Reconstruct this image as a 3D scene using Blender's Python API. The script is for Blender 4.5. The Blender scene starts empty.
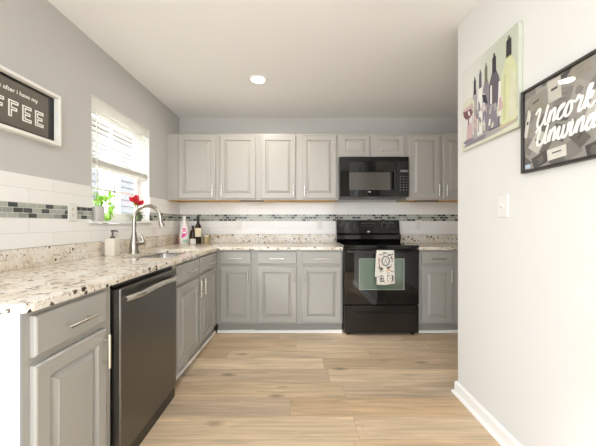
import bpy, bmesh, math, random
from mathutils import Vector, Matrix
random.seed(7)
PI = math.pi
S = bpy.context.scene
C = S.collection

# ------------------------------------------------------------------ camera, world, lights, exposure
H = 1.13            # camera height
cam = bpy.data.cameras.new('camera')
cam.sensor_width = 36.0
cam.lens = 285.0 * 36.0 / 596.0
cam.clip_start = 0.05
cam.shift_y = 0.0008
cam_o = bpy.data.objects.new('camera', cam)
cam_o.location = (0, 0, H)
cam_o.rotation_euler = (PI / 2, 0, 0)
C.objects.link(cam_o)
S.camera = cam_o

W = bpy.data.worlds.new('sky')
S.world = W
W.use_nodes = True
bg = W.node_tree.nodes['Background']
bg.inputs[0].default_value = (0.93, 0.98, 1.06, 1)
bg.inputs[1].default_value = 5.0

S.view_settings.view_transform = 'Standard'
S.view_settings.look = 'None'
S.view_settings.exposure = 0.1
S.view_settings.gamma = 1.0
S.view_settings.use_curve_mapping = False
S.cycles.max_bounces = 10
S.cycles.diffuse_bounces = 6
S.cycles.glossy_bounces = 5
S.cycles.transmission_bounces = 8
S.cycles.transparent_max_bounces = 12
S.cycles.use_denoising = True
S.cycles.sample_clamp_indirect = 6.0

def area_light(name, loc, rot, sx, sy, power, col=(1, 1, 1), portal=False, shape='RECTANGLE'):
    l = bpy.data.lights.new(name, 'AREA')
    l.shape = shape
    l.size = sx
    l.size_y = sy
    l.energy = power
    l.color = col
    if portal:
        l.cycles.is_portal = True
    o = bpy.data.objects.new(name, l)
    o.location = loc
    o.rotation_euler = rot
    C.objects.link(o)
    return o

LAMP_POWER = 9.0
sun = bpy.data.lights.new('sun', 'SUN')
sun.energy = 5.0
sun.angle = math.radians(9)
sun.color = (1.0, 0.97, 0.92)
sun_o = bpy.data.objects.new('sun', sun)
sun_o.rotation_euler = Vector((1.47, 0.45, -1.2)).to_track_quat('-Z', 'Y').to_euler()
C.objects.link(sun_o)
# ------------------------------------------------------------------ materials
def new_mat(name):
    m = bpy.data.materials.new(name)
    m.use_nodes = True
    return m, m.node_tree, m.node_tree.nodes['Principled BSDF']

def lin(r, g, b):
    f = lambda c: (c / 255 / 12.92) if c / 255 <= 0.04045 else ((c / 255 + 0.055) / 1.055) ** 2.4
    return (f(r), f(g), f(b), 1)

def mat(name, col, rough=0.5, metal=0.0, spec=0.5, bump=0.0, bscale=60.0, var=0.0, vscale=8.0, coat=0.0, emit=None, estr=0, transl=0):
    m, nt, b = new_mat(name)
    b.inputs['Base Color'].default_value = col
    b.inputs['Roughness'].default_value = rough
    b.inputs['Metallic'].default_value = metal
    b.inputs['Specular IOR Level'].default_value = spec
    b.inputs['Coat Weight'].default_value = coat
    b.inputs['Coat Roughness'].default_value = 0.03
    if emit:
        b.inputs['Emission Color'].default_value = emit
        b.inputs['Emission Strength'].default_value = estr
    tc = nt.nodes.new('ShaderNodeTexCoord')
    if var > 0:
        n = nt.nodes.new('ShaderNodeTexNoise')
        n.inputs['Scale'].default_value = vscale
        n.inputs['Detail'].default_value = 4
        nt.links.new(tc.outputs['Object'], n.inputs['Vector'])
        mx = nt.nodes.new('ShaderNodeMix')
        mx.data_type = 'RGBA'
        mx.inputs[6].default_value = tuple(c * (1 - var) for c in col[:3]) + (1,)
        mx.inputs[7].default_value = tuple(min(1, c * (1 + var)) for c in col[:3]) + (1,)
        nt.links.new(n.outputs['Fac'], mx.inputs[0])
        nt.links.new(mx.outputs[2], b.inputs['Base Color'])
    if bump > 0:
        n = nt.nodes.new('ShaderNodeTexNoise')
        n.inputs['Scale'].default_value = bscale
        n.inputs['Detail'].default_value = 3
        nt.links.new(tc.outputs['Object'], n.inputs['Vector'])
        bp = nt.nodes.new('ShaderNodeBump')
        bp.inputs['Strength'].default_value = bump
        bp.inputs['Distance'].default_value = 0.004
        nt.links.new(n.outputs['Fac'], bp.inputs['Height'])
        nt.links.new(bp.outputs['Normal'], b.inputs['Normal'])
    return m

def granite():
    m, nt, b = new_mat('granite')
    N, L = nt.nodes, nt.links
    tc = N.new('ShaderNodeTexCoord')
    def noise(scale, detail=3, rough=0.6, dist=0.0):
        n = N.new('ShaderNodeTexNoise')
        n.inputs['Scale'].default_value = scale
        n.inputs['Detail'].default_value = detail
        n.inputs['Roughness'].default_value = rough
        n.inputs['Distortion'].default_value = dist
        L.new(tc.outputs['Object'], n.inputs['Vector'])
        return n
    def ramp(src, a, bpos):
        r = N.new('ShaderNodeMapRange')
        r.interpolation_type = 'SMOOTHSTEP'
        r.inputs['From Min'].default_value = a
        r.inputs['From Max'].default_value = bpos
        L.new(src, r.inputs['Value'])
        return r.outputs['Result']
    def mix(fac, ca, cb):
        x = N.new('ShaderNodeMix')
        x.data_type = 'RGBA'
        L.new(fac, x.inputs[0])
        for i, c in ((6, ca), (7, cb)):
            if isinstance(c, tuple):
                x.inputs[i].default_value = c
            else:
                L.new(c, x.inputs[i])
        return x.outputs[2]
    c = mix(ramp(noise(7, 4).outputs['Fac'], 0.38, 0.66), lin(231, 225, 214), lin(214, 201, 178))
    c = mix(ramp(noise(24, 4, 0.7, 0.6).outputs['Fac'], 0.53, 0.66), c, lin(184, 171, 156))
    c = mix(ramp(noise(60, 3).outputs['Fac'], 0.58, 0.68), c, lin(240, 234, 224))
    v = N.new('ShaderNodeTexVoronoi')
    v.inputs['Scale'].default_value = 38
    v.inputs['Randomness'].default_value = 1
    wob = noise(110, 2)
    wv = N.new('ShaderNodeVectorMath')
    wv.operation = 'MULTIPLY_ADD'
    wv.inputs[1].default_value = (0.02, 0.02, 0.02)
    L.new(wob.outputs['Color'], wv.inputs[0])
    L.new(tc.outputs['Object'], wv.inputs[2])
    L.new(wv.outputs[0], v.inputs['Vector'])
    keep = N.new('ShaderNodeSeparateColor')
    L.new(v.outputs['Color'], keep.inputs[0])
    rad = N.new('ShaderNodeMath')
    rad.operation = 'MULTIPLY_ADD'
    rad.inputs[1].default_value = 0.45
    L.new(keep.outputs[2], rad.inputs[0])
    L.new(v.outputs['Distance'], rad.inputs[2])
    near = ramp(rad.outputs[0], 0.54, 0.44)
    few = N.new('ShaderNodeMath')
    few.operation = 'GREATER_THAN'
    few.inputs[1].default_value = 0.64
    L.new(keep.outputs[0], few.inputs[0])
    mul = N.new('ShaderNodeMath')
    mul.operation = 'MULTIPLY'
    L.new(near, mul.inputs[0])
    L.new(few.outputs[0], mul.inputs[1])
    spot = mix(keep.outputs[1], lin(46, 40, 38), lin(104, 86, 70))
    c = mix(mul.outputs[0], c, spot)
    c = mix(ramp(noise(85, 2, 0.5).outputs['Fac'], 0.645, 0.70), c, lin(92, 78, 68))
    L.new(c, b.inputs['Base Color'])
    b.inputs['Roughness'].default_value = 0.16
    return m

def wood_floor():
    m, nt, b = new_mat('plank_floor')
    N, L = nt.nodes, nt.links
    tc = N.new('ShaderNodeTexCoord')
    sep = N.new('ShaderNodeSeparateXYZ')
    L.new(tc.outputs['Object'], sep.inputs[0])
    def math_(op, a, bb=None):
        x = N.new('ShaderNodeMath')
        x.operation = op
        for i, s in ((0, a), (1, bb)):
            if s is None:
                continue
            if isinstance(s, (int, float)):
                x.inputs[i].default_value = s
            else:
                L.new(s, x.inputs[i])
        return x.outputs[0]
    PW, PL = 0.18, 1.22
    fy = math_('DIVIDE', math_('ADD', sep.outputs[1], 0.13), PW)
    row = math_('FLOOR', fy)
    wn = N.new('ShaderNodeTexWhiteNoise')
    wn.noise_dimensions = '1D'
    L.new(row, wn.inputs['W'])
    fx = math_('ADD', math_('DIVIDE', sep.outputs[0], PL), math_('MULTIPLY', wn.outputs['Value'], 7.3))
    colm = math_('FLOOR', fx)
    cv = N.new('ShaderNodeCombineXYZ')
    L.new(row, cv.inputs[0])
    L.new(colm, cv.inputs[1])
    w2 = N.new('ShaderNodeTexWhiteNoise')
    w2.noise_dimensions = '2D'
    L.new(cv.outputs[0], w2.inputs['Vector'])
    ramp = N.new('ShaderNodeValToRGB')
    e = ramp.color_ramp.elements
    e[0].color = lin(200, 176, 144)
    e[1].color = lin(176, 150, 120)
    for p, c in ((0.25, lin(222, 200, 168)), (0.5, lin(194, 164, 128)), (0.72, lin(214, 192, 162)), (0.86, lin(190, 168, 142))):
        el = e.new(p)
        el.color = c
    L.new(w2.outputs['Value'], ramp.inputs[0])
    # grain, shifted plank by plank
    mp = N.new('ShaderNodeCombineXYZ')
    L.new(math_('MULTIPLY', sep.outputs[0], 2.2), mp.inputs[0])
    L.new(math_('MULTIPLY', sep.outputs[1], 34.0), mp.inputs[1])
    L.new(math_('MULTIPLY', w2.outputs['Value'], 50.0), mp.inputs[2])
    g = N.new('ShaderNodeTexNoise')
    g.inputs['Scale'].default_value = 1.0
    g.inputs['Detail'].default_value = 6
    g.inputs['Roughness'].default_value = 0.62
    g.inputs['Distortion'].default_value = 0.8
    L.new(mp.outputs[0], g.inputs['Vector'])
    mr = N.new('ShaderNodeMapRange')
    mr.inputs['From Min'].default_value = 0.3
    mr.inputs['From Max'].default_value = 0.7
    mr.inputs['To Min'].default_value = 0.70
    mr.inputs['To Max'].default_value = 1.14
    L.new(g.outputs['Fac'], mr.inputs['Value'])
    # knots
    mp2 = N.new('ShaderNodeCombineXYZ')
    L.new(math_('MULTIPLY', sep.outputs[0], 2.6), mp2.inputs[0])
    L.new(math_('MULTIPLY', sep.outputs[1], 7.0), mp2.inputs[1])
    vo = N.new('ShaderNodeTexVoronoi')
    vo.inputs['Scale'].default_value = 1.0
    L.new(mp2.outputs[0], vo.inputs['Vector'])
    sc = N.new('ShaderNodeSeparateColor')
    L.new(vo.outputs['Color'], sc.inputs[0])
    kn = N.new('ShaderNodeMapRange')
    kn.inputs['From Min'].default_value = 0.03
    kn.inputs['From Max'].default_value = 0.20
    kn.inputs['To Min'].default_value = 0.42
    kn.inputs['To Max'].default_value = 1.0
    L.new(vo.outputs['Distance'], kn.inputs['Value'])
    kk = math_('MAXIMUM', kn.outputs[0], math_('LESS_THAN', sc.outputs[0], 0.55))
    # seams
    def edge(f, wdt):
        fr = math_('FRACT', f)
        d = math_('MINIMUM', fr, math_('SUBTRACT', 1.0, fr))
        r = N.new('ShaderNodeMapRange')
        r.inputs['From Min'].default_value = 0
        r.inputs['From Max'].default_value = wdt
        r.inputs['To Min'].default_value = 0.72
        r.inputs['To Max'].default_value = 1.0
        L.new(d, r.inputs['Value'])
        return r.outputs[0]
    mp3 = N.new('ShaderNodeCombineXYZ')
    L.new(math_('MULTIPLY', sep.outputs[0], 1.6), mp3.inputs[0])
    L.new(math_('MULTIPLY', sep.outputs[1], 6.0), mp3.inputs[1])
    L.new(math_('MULTIPLY', w2.outputs['Value'], 80.0), mp3.inputs[2])
    g3 = N.new('ShaderNodeTexNoise')
    g3.inputs['Detail'].default_value = 3
    g3.inputs['Scale'].default_value = 1.0
    L.new(mp3.outputs[0], g3.inputs['Vector'])
    m3 = N.new('ShaderNodeMapRange')
    m3.inputs['From Min'].default_value = 0.3
    m3.inputs['From Max'].default_value = 0.7
    m3.inputs['To Min'].default_value = 0.88
    m3.inputs['To Max'].default_value = 1.14
    L.new(g3.outputs['Fac'], m3.inputs['Value'])
    kk = math_('MULTIPLY', kk, m3.outputs[0])
    tot = math_('MULTIPLY', math_('MULTIPLY', mr.outputs[0], kk), math_('MULTIPLY', edge(fy, 0.018), edge(fx, 0.0025)))
    vm = N.new('ShaderNodeVectorMath')
    vm.operation = 'SCALE'
    L.new(ramp.outputs[0], vm.inputs[0])
    L.new(tot, vm.inputs['Scale'])
    L.new(vm.outputs[0], b.inputs['Base Color'])
    b.inputs['Roughness'].default_value = 0.42
    bp = N.new('ShaderNodeBump')
    bp.inputs['Strength'].default_value = 0.25
    bp.inputs['Distance'].default_value = 0.002
    L.new(tot, bp.inputs['Height'])
    L.new(bp.outputs[0], b.inputs['Normal'])
    return m

def tile_mat(axis):
    """white ceramic wall tile 15 x 8 cm; axis: which object axis runs along the wall"""
    m, nt, b = new_mat('white_tile_' + axis)
    N, L = nt.nodes, nt.links
    tc = N.new('ShaderNodeTexCoord')
    sep = N.new('ShaderNodeSeparateXYZ')
    L.new(tc.outputs['Object'], sep.inputs[0])
    cb = N.new('ShaderNodeCombineXYZ')
    L.new(sep.outputs[axis], cb.inputs[0])
    ad = N.new('ShaderNodeMath')
    ad.operation = 'SUBTRACT'
    ad.inputs[1].default_value = 0.998
    L.new(sep.outputs['Z'], ad.inputs[0])
    L.new(ad.outputs[0], cb.inputs[1])
    br = N.new('ShaderNodeTexBrick')
    br.offset = 0.5
    br.inputs['Color1'].default_value = lin(238, 236, 232)
    br.inputs['Color2'].default_value = lin(234, 232, 227)
    br.inputs['Mortar'].default_value = lin(214, 211, 205)
    br.inputs['Scale'].default_value = 1.0
    br.inputs['Brick Width'].default_value = 0.31
    br.inputs['Row Height'].default_value = 0.0805
    br.inputs['Mortar Size'].default_value = 0.0016
    br.inputs['Mortar Smooth'].default_value = 0.3
    L.new(cb.outputs[0], br.inputs['Vector'])
    L.new(br.outputs['Color'], b.inputs['Base Color'])
    b.inputs['Roughness'].default_value = 0.12
    bp = N.new('ShaderNodeBump')
    bp.invert = True
    bp.inputs['Strength'].default_value = 0.35
    bp.inputs['Distance'].default_value = 0.002
    L.new(br.outputs['Fac'], bp.inputs['Height'])
    L.new(bp.outputs[0], b.inputs['Normal'])
    return m

def steel(name, col, rough, axis):
    m, nt, b = new_mat(name)
    N, L = nt.nodes, nt.links
    b.inputs['Base Color'].default_value = col
    b.inputs['Metallic'].default_value = 1.0
    b.inputs['Roughness'].default_value = rough
    tc = N.new('ShaderNodeTexCoord')
    mp = N.new('ShaderNodeMapping')
    sc = [260, 260, 260]
    sc[axis] = 3
    mp.inputs['Scale'].default_value = sc
    L.new(tc.outputs['Object'], mp.inputs[0])
    n = N.new('ShaderNodeTexNoise')
    n.inputs['Scale'].default_value = 1
    L.new(mp.outputs[0], n.inputs['Vector'])
    bp = N.new('ShaderNodeBump')
    bp.inputs['Strength'].default_value = 0.12
    bp.inputs['Distance'].default_value = 0.001
    L.new(n.outputs['Fac'], bp.inputs['Height'])
    L.new(bp.outputs[0], b.inputs['Normal'])
    return m

def glass_mat(name, tint=(1, 1, 1, 1), refl=0.05):
    m = bpy.data.materials.new(name)
    m.use_nodes = True
    nt = m.node_tree
    nt.nodes.clear()
    o = nt.nodes.new('ShaderNodeOutputMaterial')
    t = nt.nodes.new('ShaderNodeBsdfTransparent')
    t.inputs[0].default_value = tint
    g = nt.nodes.new('ShaderNodeBsdfGlossy')
    g.inputs['Roughness'].default_value = 0.02
    f = nt.nodes.new('ShaderNodeFresnel')
    f.inputs[0].default_value = 1.45
    mx = nt.nodes.new('ShaderNodeMixShader')
    ge = nt.nodes.new('ShaderNodeNewGeometry')
    fr = nt.nodes.new('ShaderNodeMath')
    fr.operation = 'SUBTRACT'
    fr.inputs[0].default_value = 1.0
    nt.links.new(ge.outputs['Backfacing'], fr.inputs[1])
    ml = nt.nodes.new('ShaderNodeMath')
    ml.operation = 'MULTIPLY'
    nt.links.new(f.outputs[0], ml.inputs[0])
    nt.links.new(fr.outputs[0], ml.inputs[1])
    nt.links.new(ml.outputs[0], mx.inputs[0])
    nt.links.new(t.outputs[0], mx.inputs[1])
    nt.links.new(g.outputs[0], mx.inputs[2])
    nt.links.new(mx.outputs[0], o.inputs[0])
    return m

M = {}
M['wall_grey'] = mat('grey_wall_paint', lin(192, 190, 186), 0.8, bump=0.06, bscale=180)
M['wall_white'] = mat('white_wall_paint', lin(219, 218, 214), 0.75, bump=0.06, bscale=180)
M['ceiling'] = mat('ceiling_paint', lin(240, 239, 238), 0.85, bump=0.08, bscale=160)
M['trim'] = mat('white_trim_paint', lin(240, 239, 235), 0.4)
M['floor'] = wood_floor()
M['upper'] = mat('pale_grey_cabinet_paint', lin(174, 170, 163), 0.3, bump=0.03, bscale=90)
M['lower'] = mat('mid_grey_cabinet_paint', lin(164, 162, 155), 0.3, bump=0.03, bscale=90)
M['end_white'] = mat('end_panel_white', lin(172, 175, 179), 0.5)
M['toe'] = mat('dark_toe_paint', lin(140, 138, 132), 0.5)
M['bare_wood'] = mat('bare_wood_edge', lin(206, 168, 112), 0.6, var=0.15, vscale=20)
M['nickel'] = mat('brushed_nickel', lin(222, 219, 212), 0.24, 1.0)
M['faucet_nickel'] = mat('faucet_nickel', lin(178, 172, 162), 0.2, 1.0)
M['chrome'] = mat('polished_chrome', lin(225, 225, 225), 0.12, 1.0)
M['granite'] = granite()
M['tileX'] = tile_mat('X')
M['tileY'] = tile_mat('Y')
M['ms1'] = mat('mosaic_pale', lin(172, 174, 164), 0.12)
M['ms2'] = mat('mosaic_sage', lin(146, 151, 143), 0.12)
M['ms3'] = mat('mosaic_slate', lin(76, 79, 78), 0.15)
M['grout'] = mat('mosaic_grout', lin(214, 212, 202), 0.8)
M['dw_steel'] = steel('dishwasher_steel', lin(120, 117, 113), 0.34, 2)
M['sink_steel'] = steel('sink_steel', lin(205, 203, 198), 0.26, 1)
M['black_gloss'] = mat('black_enamel', lin(20, 19, 19), 0.1, coat=0.3)
M['black_glass'] = mat('black_glass', lin(14, 14, 14), 0.03, spec=0.6)
M['black_satin'] = mat('black_plastic', lin(22, 21, 21), 0.32)
M['oven_glass'] = mat('oven_window_glass', lin(84, 104, 88), 0.06, coat=0.9, spec=0.8, var=0.12, vscale=3)
M['mw_glass'] = mat('microwave_mesh_window', lin(80, 77, 72), 0.08, spec=0.7)
M['white_plastic'] = mat('white_plastic', lin(226, 224, 218), 0.35)
M['ivory'] = mat('ivory_plastic', lin(226, 222, 212), 0.4)
M['slot'] = mat('dark_slot', lin(70, 66, 60), 0.6)
M['mark'] = mat('pale_print', lin(190, 188, 182), 0.5)
M['dimmark'] = mat('grey_print', lin(120, 118, 114), 0.5)
M['badge'] = mat('chrome_badge', lin(220, 220, 216), 0.25, 0.6)
M['glass'] = glass_mat('clear_glass')
M['dgrey'] = mat('dark_grey_metal', lin(92, 90, 86), 0.45, 0.3)

# ------------------------------------------------------------------ mesh helpers
class MB:
    def __init__(self):
        self.bm = bmesh.new()
        self.mi = 0
    def _mark(self, faces):
        for f in faces:
            f.material_index = self.mi
    def box(self, x0, x1, y0, y1, z0, z1, bev=0.0, seg=2):
        vs = [self.bm.verts.new(p) for p in ((x0, y0, z0), (x1, y0, z0), (x1, y1, z0), (x0, y1, z0),
                                             (x0, y0, z1), (x1, y0, z1), (x1, y1, z1), (x0, y1, z1))]
        fs = [self.bm.faces.new([vs[i] for i in q]) for q in
              ((0, 3, 2, 1), (4, 5, 6, 7), (0, 1, 5, 4), (1, 2, 6, 5), (2, 3, 7, 6), (3, 0, 4, 7))]
        self._mark(fs)
        if bev > 0:
            es = list({e for f in fs for e in f.edges})
            r = bmesh.ops.bevel(self.bm, geom=es, offset=bev, segments=seg, affect='EDGES', profile=0.5)
            self._mark(r['faces'])
        return self
    def rings(self, rings, cap0=True, cap1=True, closed=True):
        """rings: lists of points, bridged in order"""
        vr = [[self.bm.verts.new(p) for p in r] for r in rings]
        n = len(vr[0])
        fs = []
        for a, b in zip(vr[:-1], vr[1:]):
            for i in range(n if closed else n - 1):
                j = (i + 1) % n
                fs.append(self.bm.faces.new((a[i], a[j], b[j], b[i])))
        if cap0:
            fs.append(self.bm.faces.new(vr[0][::-1]))
        if cap1:
            fs.append(self.bm.faces.new(vr[-1]))
        self._mark(fs)
        return self
    def lathe(self, prof, c=(0, 0, 0), n=24, axis='Z', sq=None):
        rs = []
        for r, z in prof:
            ring = []
            for i in range(n):
                a = 2 * PI * i / n
                ca, sa = math.cos(a), math.sin(a)
                if sq:
                    k = (abs(ca) ** sq + abs(sa) ** sq) ** (-1.0 / sq)
                    ca, sa = ca * k, sa * k
                p = (r * ca, r * sa, z)
                if axis == 'Y':
                    p = (r * ca, z, r * sa)
                elif axis == 'X':
                    p = (z, r * ca, r * sa)
                ring.append((p[0] + c[0], p[1] + c[1], p[2] + c[2]))
            rs.append(ring)
        self.rings(rs)
        return self
    def tube(self, pts, rad, n=10, cap=True):
        pts = [Vector(p) for p in pts]
        if not isinstance(rad, (list, tuple)):
            rad = [rad] * len(pts)
        t0 = (pts[1] - pts[0]).normalized()
        up = Vector((0, 0, 1)) if abs(t0.z) < 0.9 else Vector((1, 0, 0))
        u = t0.cross(up).normalized()
        rs = []
        for i, p in enumerate(pts):
            if i == 0:
                t = t0
            elif i == len(pts) - 1:
                t = (pts[i] - pts[i - 1]).normalized()
            else:
                t = (pts[i + 1] - pts[i - 1]).normalized()
            u = (u - t * u.dot(t))
            if u.length < 1e-6:
                u = t.orthogonal()
            u.normalize()
            v = t.cross(u)
            rs.append([p + (u * math.cos(2 * PI * k / n) + v * math.sin(2 * PI * k / n)) * rad[i] for k in range(n)])
        self.rings(rs, cap, cap)
        return self
    def prism(self, poly, a0, a1, axis='X'):
        def P(p, a):
            if axis == 'X':
                return (a, p[0], p[1])
            if axis == 'Y':
                return (p[0], a, p[1])
            return (p[0], p[1], a)
        self.rings([[P(p, a0) for p in poly], [P(p, a1) for p in poly]])
        return self
    def flat(self, poly, y=0.0):
        """single face in the local XZ plane facing -Y"""
        vs = [self.bm.verts.new((p[0], y, p[1])) for p in poly]
        f = self.bm.faces.new(vs)
        f.normal_update()
        if f.normal.y > 0:
            f.normal_flip()
        self._mark([f])
        return self
    def face(self, pts):
        self._mark([self.bm.faces.new([self.bm.verts.new(p) for p in pts])])
        return self
    def move(self, mtx):
        bmesh.ops.transform(self.bm, matrix=mtx, verts=self.bm.verts)
        return self
    def build(self, name, mats, parent=None, smooth=False, fix=True):
        if fix:
            bmesh.ops.recalc_face_normals(self.bm, faces=self.bm.faces)
        me = bpy.data.meshes.new(name)
        self.bm.to_mesh(me)
        self.bm.free()
        if not isinstance(mats, (list, tuple)):
            mats = [mats]
        for k in mats:
            me.materials.append(M[k] if isinstance(k, str) else k)
        if smooth:
            for p in me.polygons:
                p.use_smooth = True
            try:
                me.set_sharp_from_angle(angle=math.radians(38))
            except Exception:
                pass
        o = bpy.data.objects.new(name, me)
        C.objects.link(o)
        if parent:
            o.parent = parent
        return o

def tag(o, label=None, cat=None, group=None, kind=None):
    if label:
        o['label'] = label
    if cat:
        o['category'] = cat
    if group:
        o['group'] = group
    if kind:
        o['kind'] = kind
    return o

def thing(name, label, cat, loc=(0, 0, 0), rz=0.0, group=None):
    o = bpy.data.objects.new(name, None)
    o.empty_display_size = 0.1
    C.objects.link(o)
    o.location = loc
    o.rotation_euler = (0, 0, rz)
    return tag(o, label, cat, group)

def struct(o, label=None, cat=None):
    return tag(o, label, cat, kind='structure')

def copy_tree(o, parent=None):
    c = o.copy()
    C.objects.link(c)
    if parent:
        c.parent = parent
    for ch in list(o.children):
        copy_tree(ch, c)
    return c

def lerp(a, b, t):
    return a + (b - a) * t

# ------------------------------------------------------------------ setting
XL, XR, YB, ZC = -1.471, 1.06, 3.53, 2.44       # left wall, near right wall, back wall, ceiling
XK = 2.06                                       # far right wall of the kitchen
HC = 0.89                                       # counter height
YO = -0.9                                       # open side of the room behind the camera

o = MB().box(XL - 0.12, XK + 0.12, YO, YB + 0.12, -0.1, 0).build('floor', 'floor')
struct(o, 'light tan wood plank floor laid crosswise', 'floor')
o = MB().box(XL - 0.12, XK + 0.12, YO, YB + 0.12, ZC, ZC + 0.1).build('ceiling', 'ceiling')
struct(o, 'plain off-white ceiling', 'ceiling')

# window opening on the left wall
WY0, WY1, WZ0, WZ1 = 2.03, 2.82, 1.15, 2.05
WT = 0.14                                       # wall thickness
b = MB()
b.box(XL - WT, XL, 0.2, WY0, 0, ZC)
b.box(XL - WT, XL, WY1, YB + 0.12, 0, ZC)
b.box(XL - WT, XL, WY0, WY1, 0, WZ0 - 0.02)
b.box(XL - WT, XL, WY0, WY1, WZ1, ZC)
struct(b.build('wall_left', 'wall_grey'), 'grey painted wall with the kitchen window', 'wall')
struct(MB().box(XL, XK, YB, YB + 0.12, 0, ZC).build('wall_back', 'wall_grey'), 'grey painted wall behind the wall cabinets', 'wall')
struct(MB().box(XR, XR + 0.12, 0.35, 1.893, 0, ZC, 0.004, 1).build('wall_right', 'wall_white'), 'white partition wall carrying the two pictures', 'wall')
struct(MB().box(XK, XK + 0.12, YO, YB + 0.12, 0, ZC).build('wall_far_right', 'wall_grey'), 'grey wall at the far right end of the kitchen', 'wall')

struct(MB().box(0.85, XK + 0.12, YO - 0.12, YO, 0, ZC).build('wall_rear_blocker', 'wall_grey'), 'unseen grey wall added behind the passage to darken reflections', 'wall')  # added out of view to keep bright sky out of stove and microwave reflections
# baseboard wrapped around the partition
b = MB()
def bb_prof(y):
    return [(0, 0), (-0.028, 0), (-0.026, 0.012), (-0.018, 0.018), (-0.014, 0.02), (-0.014, 0.07), (-0.006, 0.083), (0, 0.083)]
pr = bb_prof(0)
r0 = [(XR + p[0], 0.35, p[1]) for p in pr]
r1 = [(XR + p[0], 1.893 - p[0], p[1]) for p in pr]
r2 = [(XR + 0.12 - p[0], 1.893 - p[0], p[1]) for p in pr]
r3 = [(XR + 0.12 - p[0], 0.35, p[1]) for p in pr]
b.rings([r0, r1, r2, r3])
struct(b.build('baseboard_right', 'trim'), 'white baseboard along the foot of the white partition', 'baseboard')

# backsplash: white tile with a mosaic band
TT = 0.008
Z0, Z1, MZ0, MZ1 = 0.998, 1.392, 1.159, 1.242
b = MB()
b.box(XL, XL + TT, 0.845, WY0, Z0, MZ0)
b.box(XL, XL + TT, 0.845, WY0, MZ1, Z1)
b.box(XL, XL + TT, WY1, YB, Z0, MZ0)
b.box(XL, XL + TT, WY1, YB, MZ1, Z1)
b.box(XL, XL + TT, WY0, WY1, Z0, WZ0 - 0.022)
tl = struct(b.build('backsplash_left', 'tileY'), 'white tile backsplash under and beside the window', 'backsplash')
b = MB()
b.box(XL + TT, XK, YB - TT, YB, Z0, MZ0)
b.box(XL + TT, XK, YB - TT, YB, MZ1, Z1)
b.box(0.44, 1.24, YB - TT, YB, 0.86, Z0)
tb = struct(b.build('backsplash_back', 'tileX'), 'white tile backsplash under the wall cabinets', 'backsplash')

def mosaic(parent, runs, place):
    b = MB()
    b.mi = 3
    for a0, a1 in runs:
        place(b, a0, a1, MZ0, MZ1, 0.0065)
    rows = 3
    hgt = (MZ1 - MZ0) / rows
    for r in range(rows):
        for a0, a1 in runs:
            a = a0 - (0.0, 0.027, 0.0)[r]
            while a < a1:
                w = 0.054
                s, e = max(a, a0), min(a + w - 0.0055, a1)
                if e - s > 0.010:
                    b.mi = random.choices((0, 1, 2), (0.42, 0.28, 0.30))[0]
                    place(b, s, e, MZ0 + r * hgt + 0.002, MZ0 + (r + 1) * hgt - 0.002, 0.0088)
                a += w
    o = b.build('mosaic_band', ['ms1', 'ms2', 'ms3', 'grout'], parent)
    o['label'] = 'band of small grey and slate glass mosaic tiles'
    return o
mosaic(tl, [(0.845, WY0), (WY1, YB - 0.009)], lambda b, s, e, z0, z1, t: b.box(XL, XL + t, s, e, z0, z1))
mosaic(tb, [(XL + 0.009, XK)], lambda b, s, e, z0, z1, t: b.box(s, e, YB - t, YB, z0, z1))

# window
win = struct(thing('window_1', 'white sash window over the sink', 'window', (XL, 0, 0)), None, None)
b = MB()
ft = 0.035
for (y0, y1, z0, z1) in ((WY0, WY0 + ft, WZ0, WZ1), (WY1 - ft, WY1, WZ0, WZ1), (WY0 + ft, WY1 - ft, WZ0, WZ0 + ft), (WY0 + ft, WY1 - ft, WZ1 - ft, WZ1)):
    b.box(-0.13, -0.085, y0, y1, z0, z1)
b.build('frame', 'trim', win)
b = MB()
b.box(-0.085, 0.0, WY0 + 0.0003, WY0 + 0.005, WZ0, WZ1 - 0.005)
b.box(-0.085, 0.0, WY1 - 0.005, WY1 - 0.0003, WZ0, WZ1 - 0.005)
b.box(-0.085, 0.0, WY0 + 0.0003, WY1 - 0.0003, WZ1 - 0.005, WZ1 - 0.0003)
b.build('jamb_liner', 'trim', win)
def sash(z0, z1, x0, x1, name):
    b = MB()
    y0, y1, t = WY0 + ft, WY1 - ft, 0.035
    b.box(x0, x1, y0, y0 + t, z0, z1)
    b.box(x0, x1, y1 - t, y1, z0, z1)
    b.box(x0, x1, y0 + t, y1 - t, z0, z0 + t)
    b.box(x0, x1, y0 + t, y1 - t, z1 - t, z1)
    o = b.build('sash', 'trim', win)
    g = MB().box((x0 + x1) / 2 - 0.002, (x0 + x1) / 2 + 0.002, y0 + t, y1 - t, z0 + t, z1 - t).build('pane', 'glass', o)
    b = MB()
    ym, zm = (y0 + y1) / 2, (z0 + z1) / 2
    b.box(x0 + 0.004, x1 - 0.004, ym - 0.009, ym + 0.009, z0 + t, z1 - t)
    b.box(x0 + 0.004, x1 - 0.004, y0 + t, y1 - t, zm - 0.009, zm + 0.009)
    b.build('muntin', 'trim', o)
sash(WZ0 + ft, 1.615, -0.106, -0.086, 'lower')
sash(1.585, WZ1 - ft, -0.129, -0.109, 'upper')
b = MB()
b.prism([(-0.0845, WY0 + 0.0005), (-0.0845, WY1 - 0.0005), (0.009, WY1 - 0.0005), (0.009, WY1 + 0.035), (0.028, WY1 + 0.035), (0.028, WY0 - 0.035), (0.009, WY0 - 0.035), (0.009, WY0 + 0.0005)], WZ0 - 0.018, WZ0, 'Z')
b.build('sill', 'trim', win)

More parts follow.
